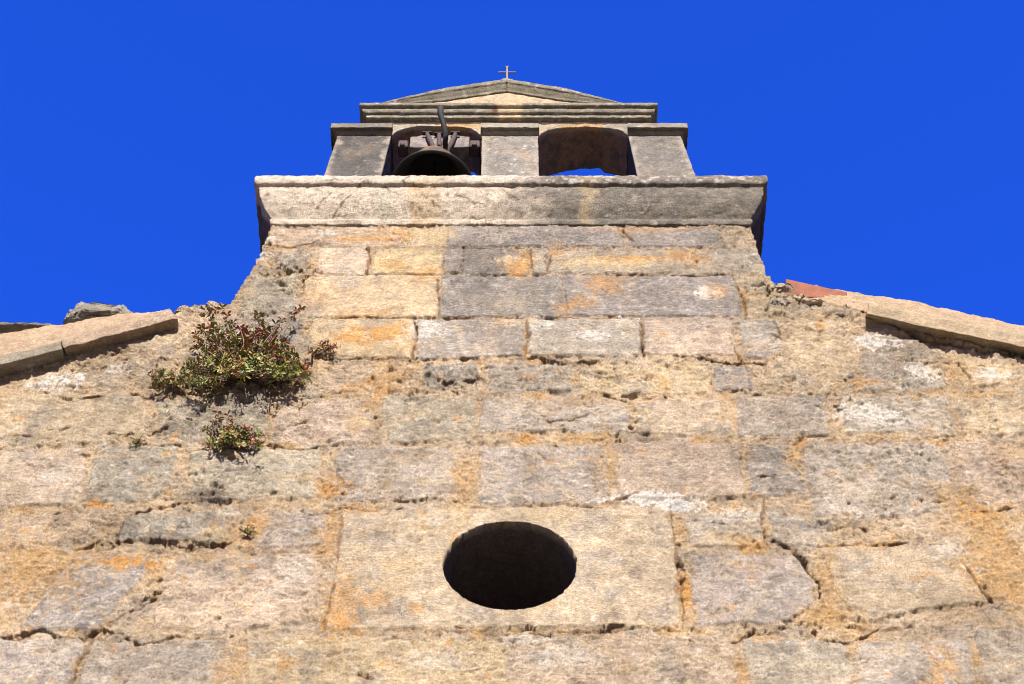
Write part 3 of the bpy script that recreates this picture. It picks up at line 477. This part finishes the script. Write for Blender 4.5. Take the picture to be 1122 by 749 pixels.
yl0, yl1 = xat(698, 190), xat(688, 146); yr0, yr1 = xat(761, 190), xat(745, 146)
pc = pier(lean(yl0, yl1), lean(yr0, yr1), yl1, yr1, (.235, .215, .19), 13, 'pale grey pier at the right of the belfry')
cc = capital(pc, yl1, yr1, 23, (.26, .235, .195), 0, 1)

# arches and spandrels: a slab with two segmental heads cut out of it
def arch_wall():
    xa, xb = xl1 + .01, yr1 - .01; zt_ = zat(136.2)
    ops = [(xat(429, 147), xat(527, 147), zat(147), zat(138.5)), (xat(590, 147), xat(689, 147), zat(147), zat(139.5))]
    xs = np.arange(xa, xb, .008); xs = np.append(xs, xb); bot = np.full(len(xs), zat(148) + .001); inside = np.zeros(len(xs), bool)
    for l, r, zs_, zc_ in ops:
        m = (xs > l) & (xs < r); t = (xs[m] - (l + r) / 2) / ((r - l) / 2)
        bot[m] = zs_ - .04 + (zc_ - zs_ + .04) * (1 - np.abs(t) ** 3.2) ** .55 + .007 * fbm2(xs[m], xs[m] * 0, .07, 3, 5); inside |= m
    rl = lambda z, y: np.stack([xs, np.full(len(xs), y), z], 1)
    tp = np.full(len(xs), zt_)
    front_lo, front_hi, back_hi, back_lo = rl(bot, Y0 - .004), rl(tp, Y0 - .004), rl(tp, Y1), rl(bot + .0, Y1)
    back_lo[:, 2] -= np.where(inside, .012 + .03 * np.clip(fbm2(xs, xs * 0, .15, 3, 6), -.6, 1), 0)
    l, r = ops[1][0], ops[1][1]; t = (xs - (l + r) / 2) / ((r - l) / 2); back_lo[:, 2] -= np.where((xs > l) & (xs < r), .04 * np.abs(t - .35) + .03 * ss(.40, .5, t) - .022, 0)
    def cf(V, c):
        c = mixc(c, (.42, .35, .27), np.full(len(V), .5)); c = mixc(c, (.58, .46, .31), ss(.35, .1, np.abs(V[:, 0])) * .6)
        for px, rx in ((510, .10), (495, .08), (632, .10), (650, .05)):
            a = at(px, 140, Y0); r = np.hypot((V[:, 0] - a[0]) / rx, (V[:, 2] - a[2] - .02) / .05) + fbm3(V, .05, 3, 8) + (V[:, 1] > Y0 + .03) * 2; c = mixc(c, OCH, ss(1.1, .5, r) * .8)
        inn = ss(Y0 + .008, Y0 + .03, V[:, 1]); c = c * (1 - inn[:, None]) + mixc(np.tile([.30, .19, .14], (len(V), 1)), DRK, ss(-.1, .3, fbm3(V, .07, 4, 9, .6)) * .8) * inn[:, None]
        return c
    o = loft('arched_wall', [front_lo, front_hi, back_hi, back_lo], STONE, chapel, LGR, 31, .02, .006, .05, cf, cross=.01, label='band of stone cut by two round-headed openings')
    return ops
OPS = arch_wall()
# entablature: frieze, then moulded cornice from pixel 393 to 721
zf0, zf1 = zat(130), zat(126)
ea, eb = xat(402, 128), xat(709, 128)
loft('frieze', box_rails(ea, eb, Y0 - .008, Y1 + .004, zat(136.4), zat(123)), STONE, chapel, (.42, .36, .285), 33, .01, .004, .05, lambda V, c: mixc(c, (.60, .47, .31), ss(.45, .1, np.abs(V[:, 0])) * .7), cross=.01)
zc0, zc1 = zat(126, .0), zat(112.5, -.07)
zc0 = zat(128.5, Y0 - .034); hh = .104; zc1 = zc0 + hh
pr = [(-.02, 0), (.034, .0), (.034, .24), (.029, .26), (.029, .30), (.047, .31), (.054, .40), (.056, .52), (.052, .64), (.044, .68), (.044, .72), (.068, .73), (.072, .80), (.071, .98), (.03, 1.0), (-.10, 1.0), (-.10, 0)]
xe0, xe1 = xat(393.5, 116, -.04) + .072, xat(721, 116, -.04) - .072
def ent_col(V, c):
    x = V[:, 0]; m = ss(.075, .055, np.abs(x + .01 + .02 * fbm3(V, .05, 2, 67))); 
    c = mixc(c, (.22, .20, .155), .5 + .5 * fbm3(V, .1, 3, 66)); c = mixc(c, WHI, ss(.15, .35, fbm3(V, .03, 3, 68)) * .4)
    c = mixc(c, (.62, .48, .31), m * .9); c = mixc(c, (.16, .06, .02), ss(1, .4, np.hypot((x + .09) / .022, (V[:, 2] - zc0 - .5 * hh) / .03)) * .8); return c
loft('upper_cornice', [[(xe0 - p, Y1 + p, zc0 + q * hh), (xe0 - p, Y0 - p, zc0 + q * hh), (xe1 + p, Y0 - p, zc0 + q * hh), (xe1 + p, Y1 + p, zc0 + q * hh)] for p, q in pr], STONE, chapel, (.34, .305, .23), 35, .0085, .004, .05, ent_col, cross=.008, label='moulded cornice under the little pediment')

# pediment: tympanum and two raking mouldings
apx = xat(555.5, 90, -.05); apz = zat(91, -.05); pl = xat(415, 112, -.05); pr_ = xat(683, 114, -.05); zb0 = zc1 - .012; YP = Y0 - .050
pl += .0; bm_r = [[(pl + .10, YP, zb0), (apx, YP, zb0), (pr_ - .10, YP, zb0)], [(pl + .10, YP, zb0 + .01), (apx, YP, apz - .06), (pr_ - .10, YP, zb0 + .01)], [(pl + .10, Y1, zb0 + .01), (apx, Y1, apz - .06), (pr_ - .10, Y1, zb0 + .01)], [(pl + .10, Y1, zb0), (apx, Y1, zb0), (pr_ - .10, Y1, zb0)]]
ped = loft('pediment', bm_r, STONE, chapel, (.60, .47, .31), 37, .01, .004, .05, lambda V, c: mixc(c, (.60, .46, .30), np.full(len(V), .6)), cross=.01, label='low triangular pediment topping the belfry')
def rake(x0, x1, seed):
    dz = apz - zb0; L = abs(x1 - x0)
    nx, nz = -dz / math.hypot(L, dz) * (1 if x1 > x0 else -1), L / math.hypot(L, dz)
    pp = [(.03, -.050), (.058, -.050), (.062, -.038), (.072, -.030), (.086, -.014), (.094, -.010), (.096, .020), (.05, .024), (-.245, .024), (-.245, -.050)]
    rl = []
    for p, h in pp:
        z_a = zb0 + .004; hv = h / nz
        pe = p if p < 0 else .066 + (p - .066) * .15
        rl.append([(x0, Y0 - pe, z_a + hv * .2), ((x0 + x1) / 2, Y0 - p, (z_a + apz) / 2 + hv), (x1, Y0 - p, apz + hv)])
    loft('raking_moulding', rl, STONE, ped, (.28, .255, .19), seed, .009, .004, .05, None, cross=.008)
rake(pl, apx - .002, 41); rake(pr_, apx + .002, 43)
# knob and iron cross
def tube(name, pts, rad, mat, parent, n=8, C=None):
    V = []; Q = []; pts = [Vector(p) for p in pts]; rad = rad if isinstance(rad, (list, tuple)) else [rad] * len(pts)
    for i, p in enumerate(pts):
        d = (pts[min(i + 1, len(pts) - 1)] - pts[max(i - 1, 0)]).normalized(); a = d.orthogonal().normalized() if i == 0 else (a - d * a.dot(d)).normalized(); b = d.cross(a)
        for k in range(n): q = 2 * pi * k / n; V.append(p + (a * cos(q) + b * sin(q)) * rad[i])
    for i in range(len(pts) - 1):
        for k in range(n): Q.append((i * n + k, i * n + (k + 1) % n, (i + 1) * n + (k + 1) % n, (i + 1) * n + k))
    c0 = len(V); V.append(pts[0]); V.append(pts[-1])
    for k in range(n): Q.append((c0, (k + 1) % n, k, c0)); Q.append((c0 + 1, (len(pts) - 1) * n + k, (len(pts) - 1) * n + (k + 1) % n, c0 + 1))
    me = bpy.data.meshes.new(name); me.from_pydata([tuple(v) for v in V], [], [tuple(dict.fromkeys(q)) for q in Q]); me.polygons.foreach_set('use_smooth', [True] * len(me.polygons)); me.update()
    return link(name, me, mat, parent)
def lathe(name, prof_, cx, cy, mat, parent, n=64, C=None, dist=0):
    V = []; Q = []
    for r, z in prof_:
        for k in range(n): a = 2 * pi * k / n; V.append((cx + r * cos(a), cy + r * sin(a), z))
    for i in range(len(prof_) - 1):
        for k in range(n): Q.append((i * n + k, i * n + (k + 1) % n, (i + 1) * n + (k + 1) % n, (i + 1) * n + k))
    V = np.array(V)
    if dist: V = V + np.stack([fbm3(V, .05, 3, 70 + s) for s in range(3)], 1) * dist
    return quads_mesh(name, V, Q, mat, parent, C(V) if C else None)
IRON = simple_mat('dark_rusted_iron', (.004, .004, .004), .8, .0, (.010, .008, .008), 60)
RUST = simple_mat('rust_streaked_iron', (.022, .02, .024), .8, .1, (.07, .034, .028), 45)
kp = at(555.5, 90, .02); 
lathe('finial', [(.06, kp[2] - .08), (.062, kp[2] - .05), (.055, kp[2] - .02), (.042, kp[2] + .002), (.022, kp[2] + .014), (.001, kp[2] + .016)], kp[0], .04, STONE, ped, 40, lambda V: stonecol(V, (.42, .35, .22), 88), .012)
zt1 = at(555.5, 73, .03)[2]; zk = kp[2]; zm = at(555.5, 79, .03)[2]
x_ = kp[0]
def bar_mesh(name, boxes, mat, parent, bev=.0015):
    import bmesh as bmm
    bm = bmm.new()
    for (x0, x1, y0, y1, z0, z1) in boxes:
        r = bmm.ops.create_cube(bm, size=1); vs = r['verts']
        for v in vs: v.co = Vector((x0 + (v.co.x + .5) * (x1 - x0), y0 + (v.co.y + .5) * (y1 - y0), z0 + (v.co.z + .5) * (z1 - z0)))
    bmm.ops.bevel(bm, geom=bm.edges[:], offset=bev, segments=1, affect='EDGES')
    me = bpy.data.meshes.new(name); bm.to_mesh(me); bm.free(); return link(name, me, mat, parent)
bar_mesh('cross', [(x_ - .005, x_ + .005, .026, .036, zk, zt1), (x_ - .050, x_ - .0052, .0265, .0355, zm - .004, zm + .004), (x_ + .0052, x_ + .050, .0265, .0355, zm - .004, zm + .004), (x_ - .010, x_ + .010, .0245, .0375, zt1 - .008, zt1 + .002)], simple_mat('grey_weathered_iron', (.13, .11, .09), .8, .1, (.22, .17, .12), 60), ped, .002)['label'] = 'small weathered iron cross on the very top'

# ------------------------------------------------------------------ copings on the gable's rakes
def px_rails(rows):
    return [[at(px, py, Y) for px, py, Y in r] for r in rows]
def cop_col(V, c): return mixc(c, (.50, .37, .26), .55 + .5 * fbm3(V, .12, 3, 91))
BROWN = (.40, .30, .20)
loft('coping_stone', px_rails([[(75, 397, .03), (135, 381, .03), (197, 365, .03)], [(70, 381, -.065), (130, 365, -.062), (194, 348.5, -.055)], [(68, 373, -.066), (128, 357, -.065), (190, 343, -.057)], [(70, 366, .02), (130, 350, .02), (186, 338, .02)], [(72, 376, .25), (130, 362, .25), (190, 348, .25)]]), STONE, chapel, BROWN, 51, .009, .011, .06, cop_col, cross=.009, label='brown coping slab beside the tower')
def cop2(V, c): return mixc(c, (.27, .235, .15), .6 + .4 * fbm3(V, .12, 3, 92))
fx = -1.6
def lerp_row(a, b, y, k=5): return [(a[0] + (b[0] - a[0]) * t / k, a[1] + (b[1] - a[1]) * t / k, y) for t in range(k + 1)]
loft('coping_stone', px_rails([lerp_row((-160, 461), (73, 401), .03), lerp_row((-160, 441), (68, 382), -.075), lerp_row((-160, 431), (66, 375.5), -.078), lerp_row((-160, 424), (70, 370), .02), lerp_row((-160, 440), (72, 380), .25)]), STONE, chapel, LGR, 52, .010, .006, .06, cop2, cross=.010, label='olive grey coping slab at the left edge')
def cop3(V, c): return mixc(c, (.47, .365, .225), .7 + .3 * fbm3(V, .12, 3, 93))
loft('coping_stone', px_rails([[(944, 355, .03), (1009, 373, .03), (1122, 397, .03), (1290, 432, .03)], [(950, 343, -.060), (1009, 357, -.068), (1122, 380, -.075), (1290, 414, -.08)], [(952, 334, -.063), (1011, 346, -.070), (1122, 368, -.078), (1290, 400, -.082)], [(952, 330, .02), (1010, 340, .02), (1122, 362, .02), (1290, 394, .02)], [(955, 342, .25), (1010, 354, .25), (1122, 376, .25), (1290, 408, .25)]]), STONE, chapel, TAN, 53, .010, .008, .07, cop3, cross=.010, label='long smooth buff coping slab on the right rake')
# mortar bedding above the copings, running back under the roof tiles
def mort(V, c): return mixc(c, (.52, .37, .23), .72 + .3 * fbm3(V, .15, 3, 94))
ZR = .5
def bed(name, lo, hi, seed, ylo, label, cf=mort, amp=.013):
    yl = ylo if isinstance(ylo, list) else [ylo] * len(lo); a = [(x, y, q) for (x, y), q in zip(lo, yl)]; m = [(x0 * .4 + x1 * .6, y0 * .4 + y1 * .6, q * .5 + .005) for (x0, y0), (x1, y1), q in zip(lo, hi, yl)]; b = [(x, y, .03) for x, y in hi]
    rows = px_rails([a, m, b]); 
    bk = [(p[0], .45, p[2] + .0) for p in rows[2]]; bl = [(p[0], .45, p[2] - .12) for p in rows[0]]; fl = [(p[0], .05, p[2] - .05) for p in rows[0]]
    loft(name, rows + [bk, bl, fl], STONE, chapel, TAN, seed, .010, amp, .07, cf, cross=.012, label=label)
bed('mortar_bedding', [(-160, 436), (0, 394), (68, 374), (130, 358), (192, 344)], [(-160, 405), (0, 366), (66, 356), (115, 346), (182, 340)], 54, -.05, 'pinkish mortar bedding on the left rake')
bed('mortar_bedding', [(862, 326), (900, 330), (953, 341), (1010, 350), (1122, 373), (1290, 406)], [(872, 320), (894, 313.5), (918, 317.5), (990, 327.5), (1122, 357), (1290, 392)], 55, [.01, 0., -.035, -.04, -.045, -.045], 'smooth tan mortar bedding on the right rake')
# rough stones where rake meets tower
def rubble(name, px, py, Y, sx, sy, sz, seed, base, label=None, parent=None, flat=.72):
    import bmesh as bmm
    bm = bmm.new(); bmm.ops.create_icosphere(bm, subdivisions=5, radius=1); V = np.array([v.co[:] for v in bm.verts]); F = [[v.index for v in f.verts] for f in bm.faces]; bm.free()
    P_ = np.sign(V) * np.abs(V) ** flat; P_ = P_ / np.abs(P_).max()
    P_ = P_ * np.array([sx, sy, sz]); c0 = np.array(at(px, py, Y)); P_ = P_ + np.stack([fbm3(P_ + seed, min(sx, sy) * .9, 5, seed + s, .6) for s in range(3)], 1) * min(sx, sy, sz * 1.6) * .8
    q = fbm3(P_ + seed, .05, 3, seed + 9) * 4; t = q - np.floor(q); P_[:, 1] += (np.floor(q) + ss(0, .25, t)) * .003
    V2 = P_ + c0; o = quads_mesh(name, V2, F, STONE, parent, np.clip(stonecol(V2, base, seed), .02, .9)); 
    if label: o['label'] = label
    return o
for i, (px, py, sx, sz, b) in enumerate([(212, 349, .075, .03, YEL), (238, 344, .05, .03, TAN), (856, 322, .05, .035, BUF), (852, 338, .045, .025, LGR), (872, 334, .06, .03, TAN), (890, 337, .06, .022, TAN), (922, 352, .03, .018, GREY)]):
    rubble('rubble_stone', px, py, .03, sx, .05, sz, 300 + i * 11, b, None, chapel)
# roof, walls behind, terracotta tile edge
TERRA = simple_mat('terracotta', (.115, .034, .014), .85, 0, (.19, .062, .026), 18, .003)
def roof_side(sgn, z_r, sl):
    us = np.arange(0, 4.0, .02); ys = np.arange(.46, 8.2, .05); U, Yg = np.meshgrid(us, ys)
    xx = sgn * U; zz = z_r - sl * U + .03 * np.abs(np.sin(Yg * pi / .2)) + .018 * ((U / .34) % 1) - .10
    V = np.stack([xx.ravel(), Yg.ravel(), zz.ravel()], 1); n0, n1 = U.shape; idx = np.arange(n0 * n1).reshape(n0, n1)
    Q = np.stack([idx[:-1, :-1].ravel(), idx[:-1, 1:].ravel(), idx[1:, 1:].ravel(), idx[1:, :-1].ravel()], 1)
    o = quads_mesh('tiled_roof', V, Q, TERRA, chapel)
    m = o.modifiers.new('thick', 'SOLIDIFY'); m.thickness = .04; m.offset = -1
slr = (LT[2][1] - LT[0][1]) / (LT[2][0] - LT[0][0]); zrl = LT[2][1] - LT[2][0] * slr * 1.0
roof_side(-1, LT[0][1] - LT[0][0] * slL, slL); roof_side(1, RT[-1][1] - RT[-1][0] * slR, -slR)
ta = [at(861, 305.5, .0), at(861, 324, .0), at(900, 322, .0), at(935, 323, .0)]
loft('roof_tile', [[at(861.5, 325, .0), at(928, 326, .0)], [at(861, 305.5, -.0), at(928, 320, -.0)], [tuple(np.array(at(861, 305.5, .0)) + (0, .35, .0)), tuple(np.array(at(928, 320, .0)) + (0, .35, .0))], [tuple(np.array(at(861.5, 325, .0)) + (0, .35, .0)), tuple(np.array(at(928, 326, .0)) + (0, .35, 0))]], TERRA, chapel, (.5, .16, .07), 57, .01, .002, .05, cross=.01, label='red clay tile edge showing above the right rake')
def side_wall(name, x0, x1, y0, y1, z1):
    loft(name, box_rails(x0, x1, y0, y1, -.2, z1), STONE, chapel, TAN, 58, .15, .012, .2, cross=.15)
side_wall('side_wall', -HALF + .01, -HALF + .55, .6, 8, EL[1] - .12); side_wall('side_wall', HALF - .55, HALF - .01, .6, 8, ER[1] - .12)
side_wall('rear_wall', -HALF + .56, HALF - .56, 7.5, 7.99, EL[1] - .1)

# ------------------------------------------------------------------ the bell
BX, BY, BZ = xat(474.5, 190, .04), .06, 9.265
bell = empty('bell', (BX, BY, BZ), 'bronze bell with green-black mouth hanging from a timber beam in the left opening', 'bell')
def bellcol(V):
    c = np.tile([.06, .045, .028], (len(V), 1)); n = fbm3(V, .05, 4, 60, .6); c = mixc(c, (.16, .09, .035), ss(-.05, .35, n + (V[:, 2] - BZ - .1) * 1.5)); c = mixc(c, (.016, .018, .014), ss(.02, .0, V[:, 2] - BZ - .035 + .03 * n) * .9); return c
BRONZE = simple_mat('aged_bronze', (.1, .07, .04), .6, .35, attr=True, bump=.001, s=50)
lathe('bell_body', [(.188, BZ + .02), (.194, BZ + .003), (.203, BZ), (.208, BZ + .006), (.204, BZ + .016), (.188, BZ + .035), (.186, BZ + .040), (.165, BZ + .075), (.145, BZ + .12), (.133, BZ + .17), (.124, BZ + .20), (.120, BZ + .21), (.117, BZ + .215), (.110, BZ + .245), (.096, BZ + .27), (.075, BZ + .288), (.045, BZ + .296), (.001, BZ + .298)], BX, BY, BRONZE, bell, 96, bellcol)
lathe('bell_interior', [(.001, BZ + .28), (.05, BZ + .278), (.075, BZ + .268), (.093, BZ + .24), (.112, BZ + .19), (.130, BZ + .13), (.154, BZ + .07), (.187, BZ + .0205)], BX, BY, simple_mat('black_bronze', (.006, .006, .006), .9, 0, (.012, .012, .010)), bell, 96)  # inside of the bell in a near-black tone
tube('clapper', [(BX, BY, BZ + .279), (BX + .004, BY + .01, BZ + .15), (BX + .008, BY + .02, BZ + .09), (BX + .008, BY + .02, BZ + .06), (BX + .008, BY + .02, BZ + .035), (BX + .008, BY + .02, BZ + .02)], [.007, .007, .012, .030, .028, .008], IRON, bell, 16)
zbm = BZ + .400
WOOD = simple_mat('bleached_timber', (.08, .068, .063), .9, 0, (.19, .16, .145), 22, .004)
hb = loft('headstock', [[(xat(449, 158), .035, zbm), (xat(462, 158), .032, zbm - .012), (xat(482, 158), .03, zbm - .016), (xat(500, 158), .032, zbm - .012), (xat(514, 158), .035, zbm)], [(xat(449, 158), .035, zbm + .115), (xat(462, 158), .032, zbm + .122), (xat(482, 158), .03, zbm + .122), (xat(500, 158), .032, zbm + .122), (xat(514, 158), .035, zbm + .115)], [(xat(449, 158), .12, zbm + .115), (xat(462, 158), .12, zbm + .122), (xat(482, 158), .12, zbm + .122), (xat(500, 158), .12, zbm + .122), (xat(514, 158), .12, zbm + .115)], [(xat(449, 158), .12, zbm), (xat(462, 158), .12, zbm), (xat(482, 158), .12, zbm), (xat(500, 158), .12, zbm), (xat(514, 158), .12, zbm)]], WOOD, bell, (.3, .26, .24), 71, .01, .005, .05, cross=.01)
for xa, xb in ((436, 447), (514, 526)):
    bar_mesh('bearing', [(xat(xa, 158), xat(xb, 158), .03, .10, zbm + .0, zbm + .07)], RUST, bell, .006)
    bar_mesh('axle_pin', [(xat(xa + 3, 158), xat(xb - 3, 158), .0, .029, zbm - .04, zbm - .015)], RUST, bell, .004)
for i, (px0, px1, y_) in enumerate([(479, 468, .012), (482, 481, .016), (489, 499, .012)]):
    tube('strap', [(xat(px0, 165), .03, BZ + .285), (xat((px0 + px1) / 2, 160), .0 + y_, BZ + .38), (xat(px1, 152), y_, BZ + .505)], [.011, .014, .011], RUST, bell, 8)
    bar_mesh('strap_plate', [(xat(px1 - 5, 150), xat(px1 + 5, 150), y_ - .01, y_ + .012, BZ + .507, BZ + .519)], IRON, bell, .002)
tube('lever', [(xat(488, 160), .04, BZ + .44), at(487.5, 158, -.06), at(488.3, 147, -.10), at(485.6, 134, -.13), at(482.6, 125, -.155), at(482.7, 118.5, -.165), at(482.7, 117, -.165)], [.013, .014, .015, .014, .015, .018, .007], IRON, bell, 12)

# ------------------------------------------------------------------ plants
LEAF = simple_mat('leaf', (.1, .15, .04), .55, 0, attr=True, bump=.0005)
nl = LEAF.node_tree; bp = nl.nodes['Principled BSDF']; bp.inputs['Specular IOR Level'].default_value = .35
BARK = simple_mat('woody_stem', (.10, .06, .04), .9, 0, (.22, .14, .10), 60)
GRN = [(.10, .15, .025), (.14, .19, .03), (.19, .21, .045), (.07, .10, .02), (.13, .15, .03), (.15, .11, .03)]; RED = [(.24, .05, .02), (.20, .08, .025), (.26, .10, .03), (.16, .045, .018), (.15, .10, .03)]
def plant(name, label, root_px, tips, seed, leafn=9, red=.35, size=.021, group=None, stem_r=.004):
    rnd = random.Random(seed); r0 = Vector(at(root_px[0], root_px[1], .0)); t = empty(name, tuple(r0), label, 'plant', group)
    V, Q, C = [], [], []; SV, SF = [], []
    def leaf(p, d, up, s, col):
        side = d.cross(up).normalized(); n = side.cross(d).normalized(); b = len(V)
        prof = [(0, .05), (.35, .26), (.72, .42), (.92, .26), (1.0, .02)]
        for a, wd in prof:
            q = p + d * (a * s) - n * (a * a * s * .18); V.extend([q - side * wd * s * .5 + n * s * .06, q, q + side * wd * s * .5 + n * s * .06]); 
            k = a * .35; c = [min(.6, col[0] * (1 + k * .8)), col[1], col[2]]; C.extend([c] * 3)
        for i in range(4):
            o_ = b + i * 3; Q.append((o_, o_ + 1, o_ + 4, o_ + 3)); Q.append((o_ + 1, o_ + 2, o_ + 5, o_ + 4))
    def stem(pts, rs):
        n = 5; b = len(SV)
        for i, p in enumerate(pts):
            d = (pts[min(i + 1, len(pts) - 1)] - pts[max(i - 1, 0)]).normalized(); a = d.orthogonal().normalized(); c = d.cross(a)
            for k in range(n): SV.append(p + (a * cos(2 * pi * k / n) + c * sin(2 * pi * k / n)) * rs[i])
        for i in range(len(pts) - 1):
            for k in range(n): SF.append((b + i * n + k, b + i * n + (k + 1) % n, b + (i + 1) * n + (k + 1) % n, b + (i + 1) * n + k))
    for (px, py, Y, nn, rd) in tips:
        e = Vector(at(px, py, Y)); L = (e - r0).length
        mid = r0.lerp(e, .5) + Vector((rnd.uniform(-.12, .12) * L, -abs(rnd.gauss(.04, .04)) * L, rnd.uniform(-.22, -.02) * L))
        pts = []
        for i in range(9):
            s_ = i / 8; p = r0 * (1 - s_) ** 2 + mid * 2 * s_ * (1 - s_) + e * s_ * s_; pts.append(p + Vector([rnd.gauss(0, .003) for _ in range(3)]))
        stem(pts, [stem_r * (1.25 - i / 8) + .0008 for i in range(9)])
        dirn = (pts[-1] - pts[-3]).normalized(); cbase = rnd.choice(RED) if rnd.random() < rd else rnd.choice(GRN)
        def rosette(c0, dr, n, s0, cb, redmix):
            for k in range(n):
                az = k * 2.399 + rnd.uniform(-.4, .4); o1 = dr.orthogonal().normalized(); o2 = dr.cross(o1); el = rnd.uniform(.15, 1.05)
                d = (dr * el + (o1 * cos(az) + o2 * sin(az))).normalized(); col = cb if rnd.random() > redmix else rnd.choice(RED); f = rnd.uniform(.75, 1.3)
                leaf(c0 + dr * rnd.uniform(-.010, .006), d, dr, s0 * rnd.uniform(.6, 1.15), [x * f for x in col])
        rosette(pts[-1], dirn, nn, size, cbase, red)
        for i in (4, 5, 6, 7):
            if rnd.random() < .7 * (i / 6) or L < .1:
                dr = (dirn + Vector([rnd.gauss(0, .7) for _ in range(3)])).normalized(); p = pts[i] + dr * rnd.uniform(.01, .035)
                stem([pts[i], p], [.0018, .0012]); rosette(p, dr, max(4, nn - 3), size * .9, rnd.choice(GRN) if rnd.random() > rd * .7 else rnd.choice(RED), red * .6)
    quads_mesh('foliage', np.array([v[:] for v in V]), Q, LEAF, t, np.array(C), False)
    me = bpy.data.meshes.new('stems'); me.from_pydata([v[:] for v in SV], [], SF); me.update(); link('stems', me, BARK, t)
    return t
rn = random.Random(5); tips = []
# crown outline of the big bush in the photograph, as a height per column
top = [(196, 412), (205, 392), (212, 374), (222, 356), (232, 346), (242, 339), (252, 348), (262, 358), (272, 352), (282, 346), (292, 358), (302, 364), (312, 370), (322, 378), (332, 392), (338, 404)]
bot = [(196, 422), (222, 424), (240, 416), (262, 410), (290, 408), (312, 414), (338, 418)]
def itp(t, x):
    return float(np.interp(x, [a for a, b in t], [b for a, b in t]))
for i in range(210):
    x = rn.uniform(198, 336); a, b = itp(top, x) + 3, itp(bot, x) - 2; u = rn.random() ** .85; y = a + (b - a) * u
    dpt = rn.uniform(.015, .13) * (.5 + .8 * u)
    tips.append((x, y, -dpt, rn.randint(6, 9), .06 + .35 * (x > 262) * (u < .5) + .06 * (u < .2)))
for x, y in [(237, 338), (243, 337), (284, 345), (281, 350), (318, 345), (325, 341), (330, 337), (309, 352), (215, 366), (222, 359), (264, 362), (300, 357), (250, 346)]: tips.append((x, y, -.07, 6, .5))
plant('wall_shrub', 'large bushy shrub of small green and reddish leaves rooted in the wall', (268, 413), tips, 11, size=.026, red=.08, stem_r=.003)
tp = [(170 + rn.uniform(-4, 22), 414 + rn.uniform(-6, 8), -rn.uniform(.02, .07), 6, .2) for _ in range(13)]
plant('wall_plant', 'low sprig of small green and red leaves just left of the big shrub', (192, 424), tp, 12, size=.021, red=.15)
tp = [(rn.uniform(341, 366), rn.uniform(376, 388), -rn.uniform(.01, .05), 6, .75) for _ in range(10)]
plant('wall_plant', 'small reddish sprig growing on the tower just right of the big shrub', (343, 389), tp, 13, size=.019, red=.4)
tp = [(rn.uniform(224, 286), rn.uniform(468, 488), -rn.uniform(.02, .09), 7, .1 + .3 * rn.random()) for _ in range(30)] + [(237, 452, -.05, 6, .9), (240, 458, -.06, 6, .7), (252, 456, -.06, 6, .8), (251, 463, -.05, 6, .6), (238, 464, -.06, 6, .5), (282, 478, -.04, 7, 1), (286, 484, -.04, 6, 1), (226, 470, -.05, 6, .3), (272, 474, -.04, 6, .7), (248, 470, -.07, 6, .2), (255, 478, -.08, 7, .1)]
plant('wall_plant', 'small tuft of green leaves with bright red tips below the big shrub', (254, 490), tp, 14, size=.021, red=.12)
for i, (px, py, lb) in enumerate([(153, 484, 'tiny dark green moss sprig left of the red-tipped tuft'), (272, 583, 'tiny green sprig in a mortar joint left of the round window slab')]):
    plant('wall_plant', lb, (px, py + 2), [(px + rn.uniform(-5, 5), py + rn.uniform(-3, 2), -.02, 5, 0) for _ in range(5)], 20 + i, size=.010, red=.05, stem_r=.0015)

# ------------------------------------------------------------------ loose slabs weighting the roof
o = rubble('roof_stone', 113, 362, .16, .165, .12, .040, 401, (.34, .315, .26), 'thick grey stone slab lying on the left roof edge', None, .52); tag(o, None, 'stone', 'loose stones on the roof')
o = rubble('roof_stone', 26, 379, .14, .17, .12, .014, 421, (.27, .24, .20), 'thin dark flat stone at the far left of the roof edge', None, .52); tag(o, None, 'stone', 'loose stones on the roof')

# ------------------------------------------------------------------ ground
gm = simple_mat('grey_gravel', (.13, .115, .09), .95, 0, (.20, .175, .14), 4, .01)
me = bpy.data.meshes.new('ground'); me.from_pydata([(-600, -600, -.05), (600, -600, -.05), (600, 600, -.05), (-600, 600, -.05)], [], [(0, 1, 2, 3)]); g = link('ground', me, gm); tag(g, kind='structure')
SC.cycles.filter_width = 1.0
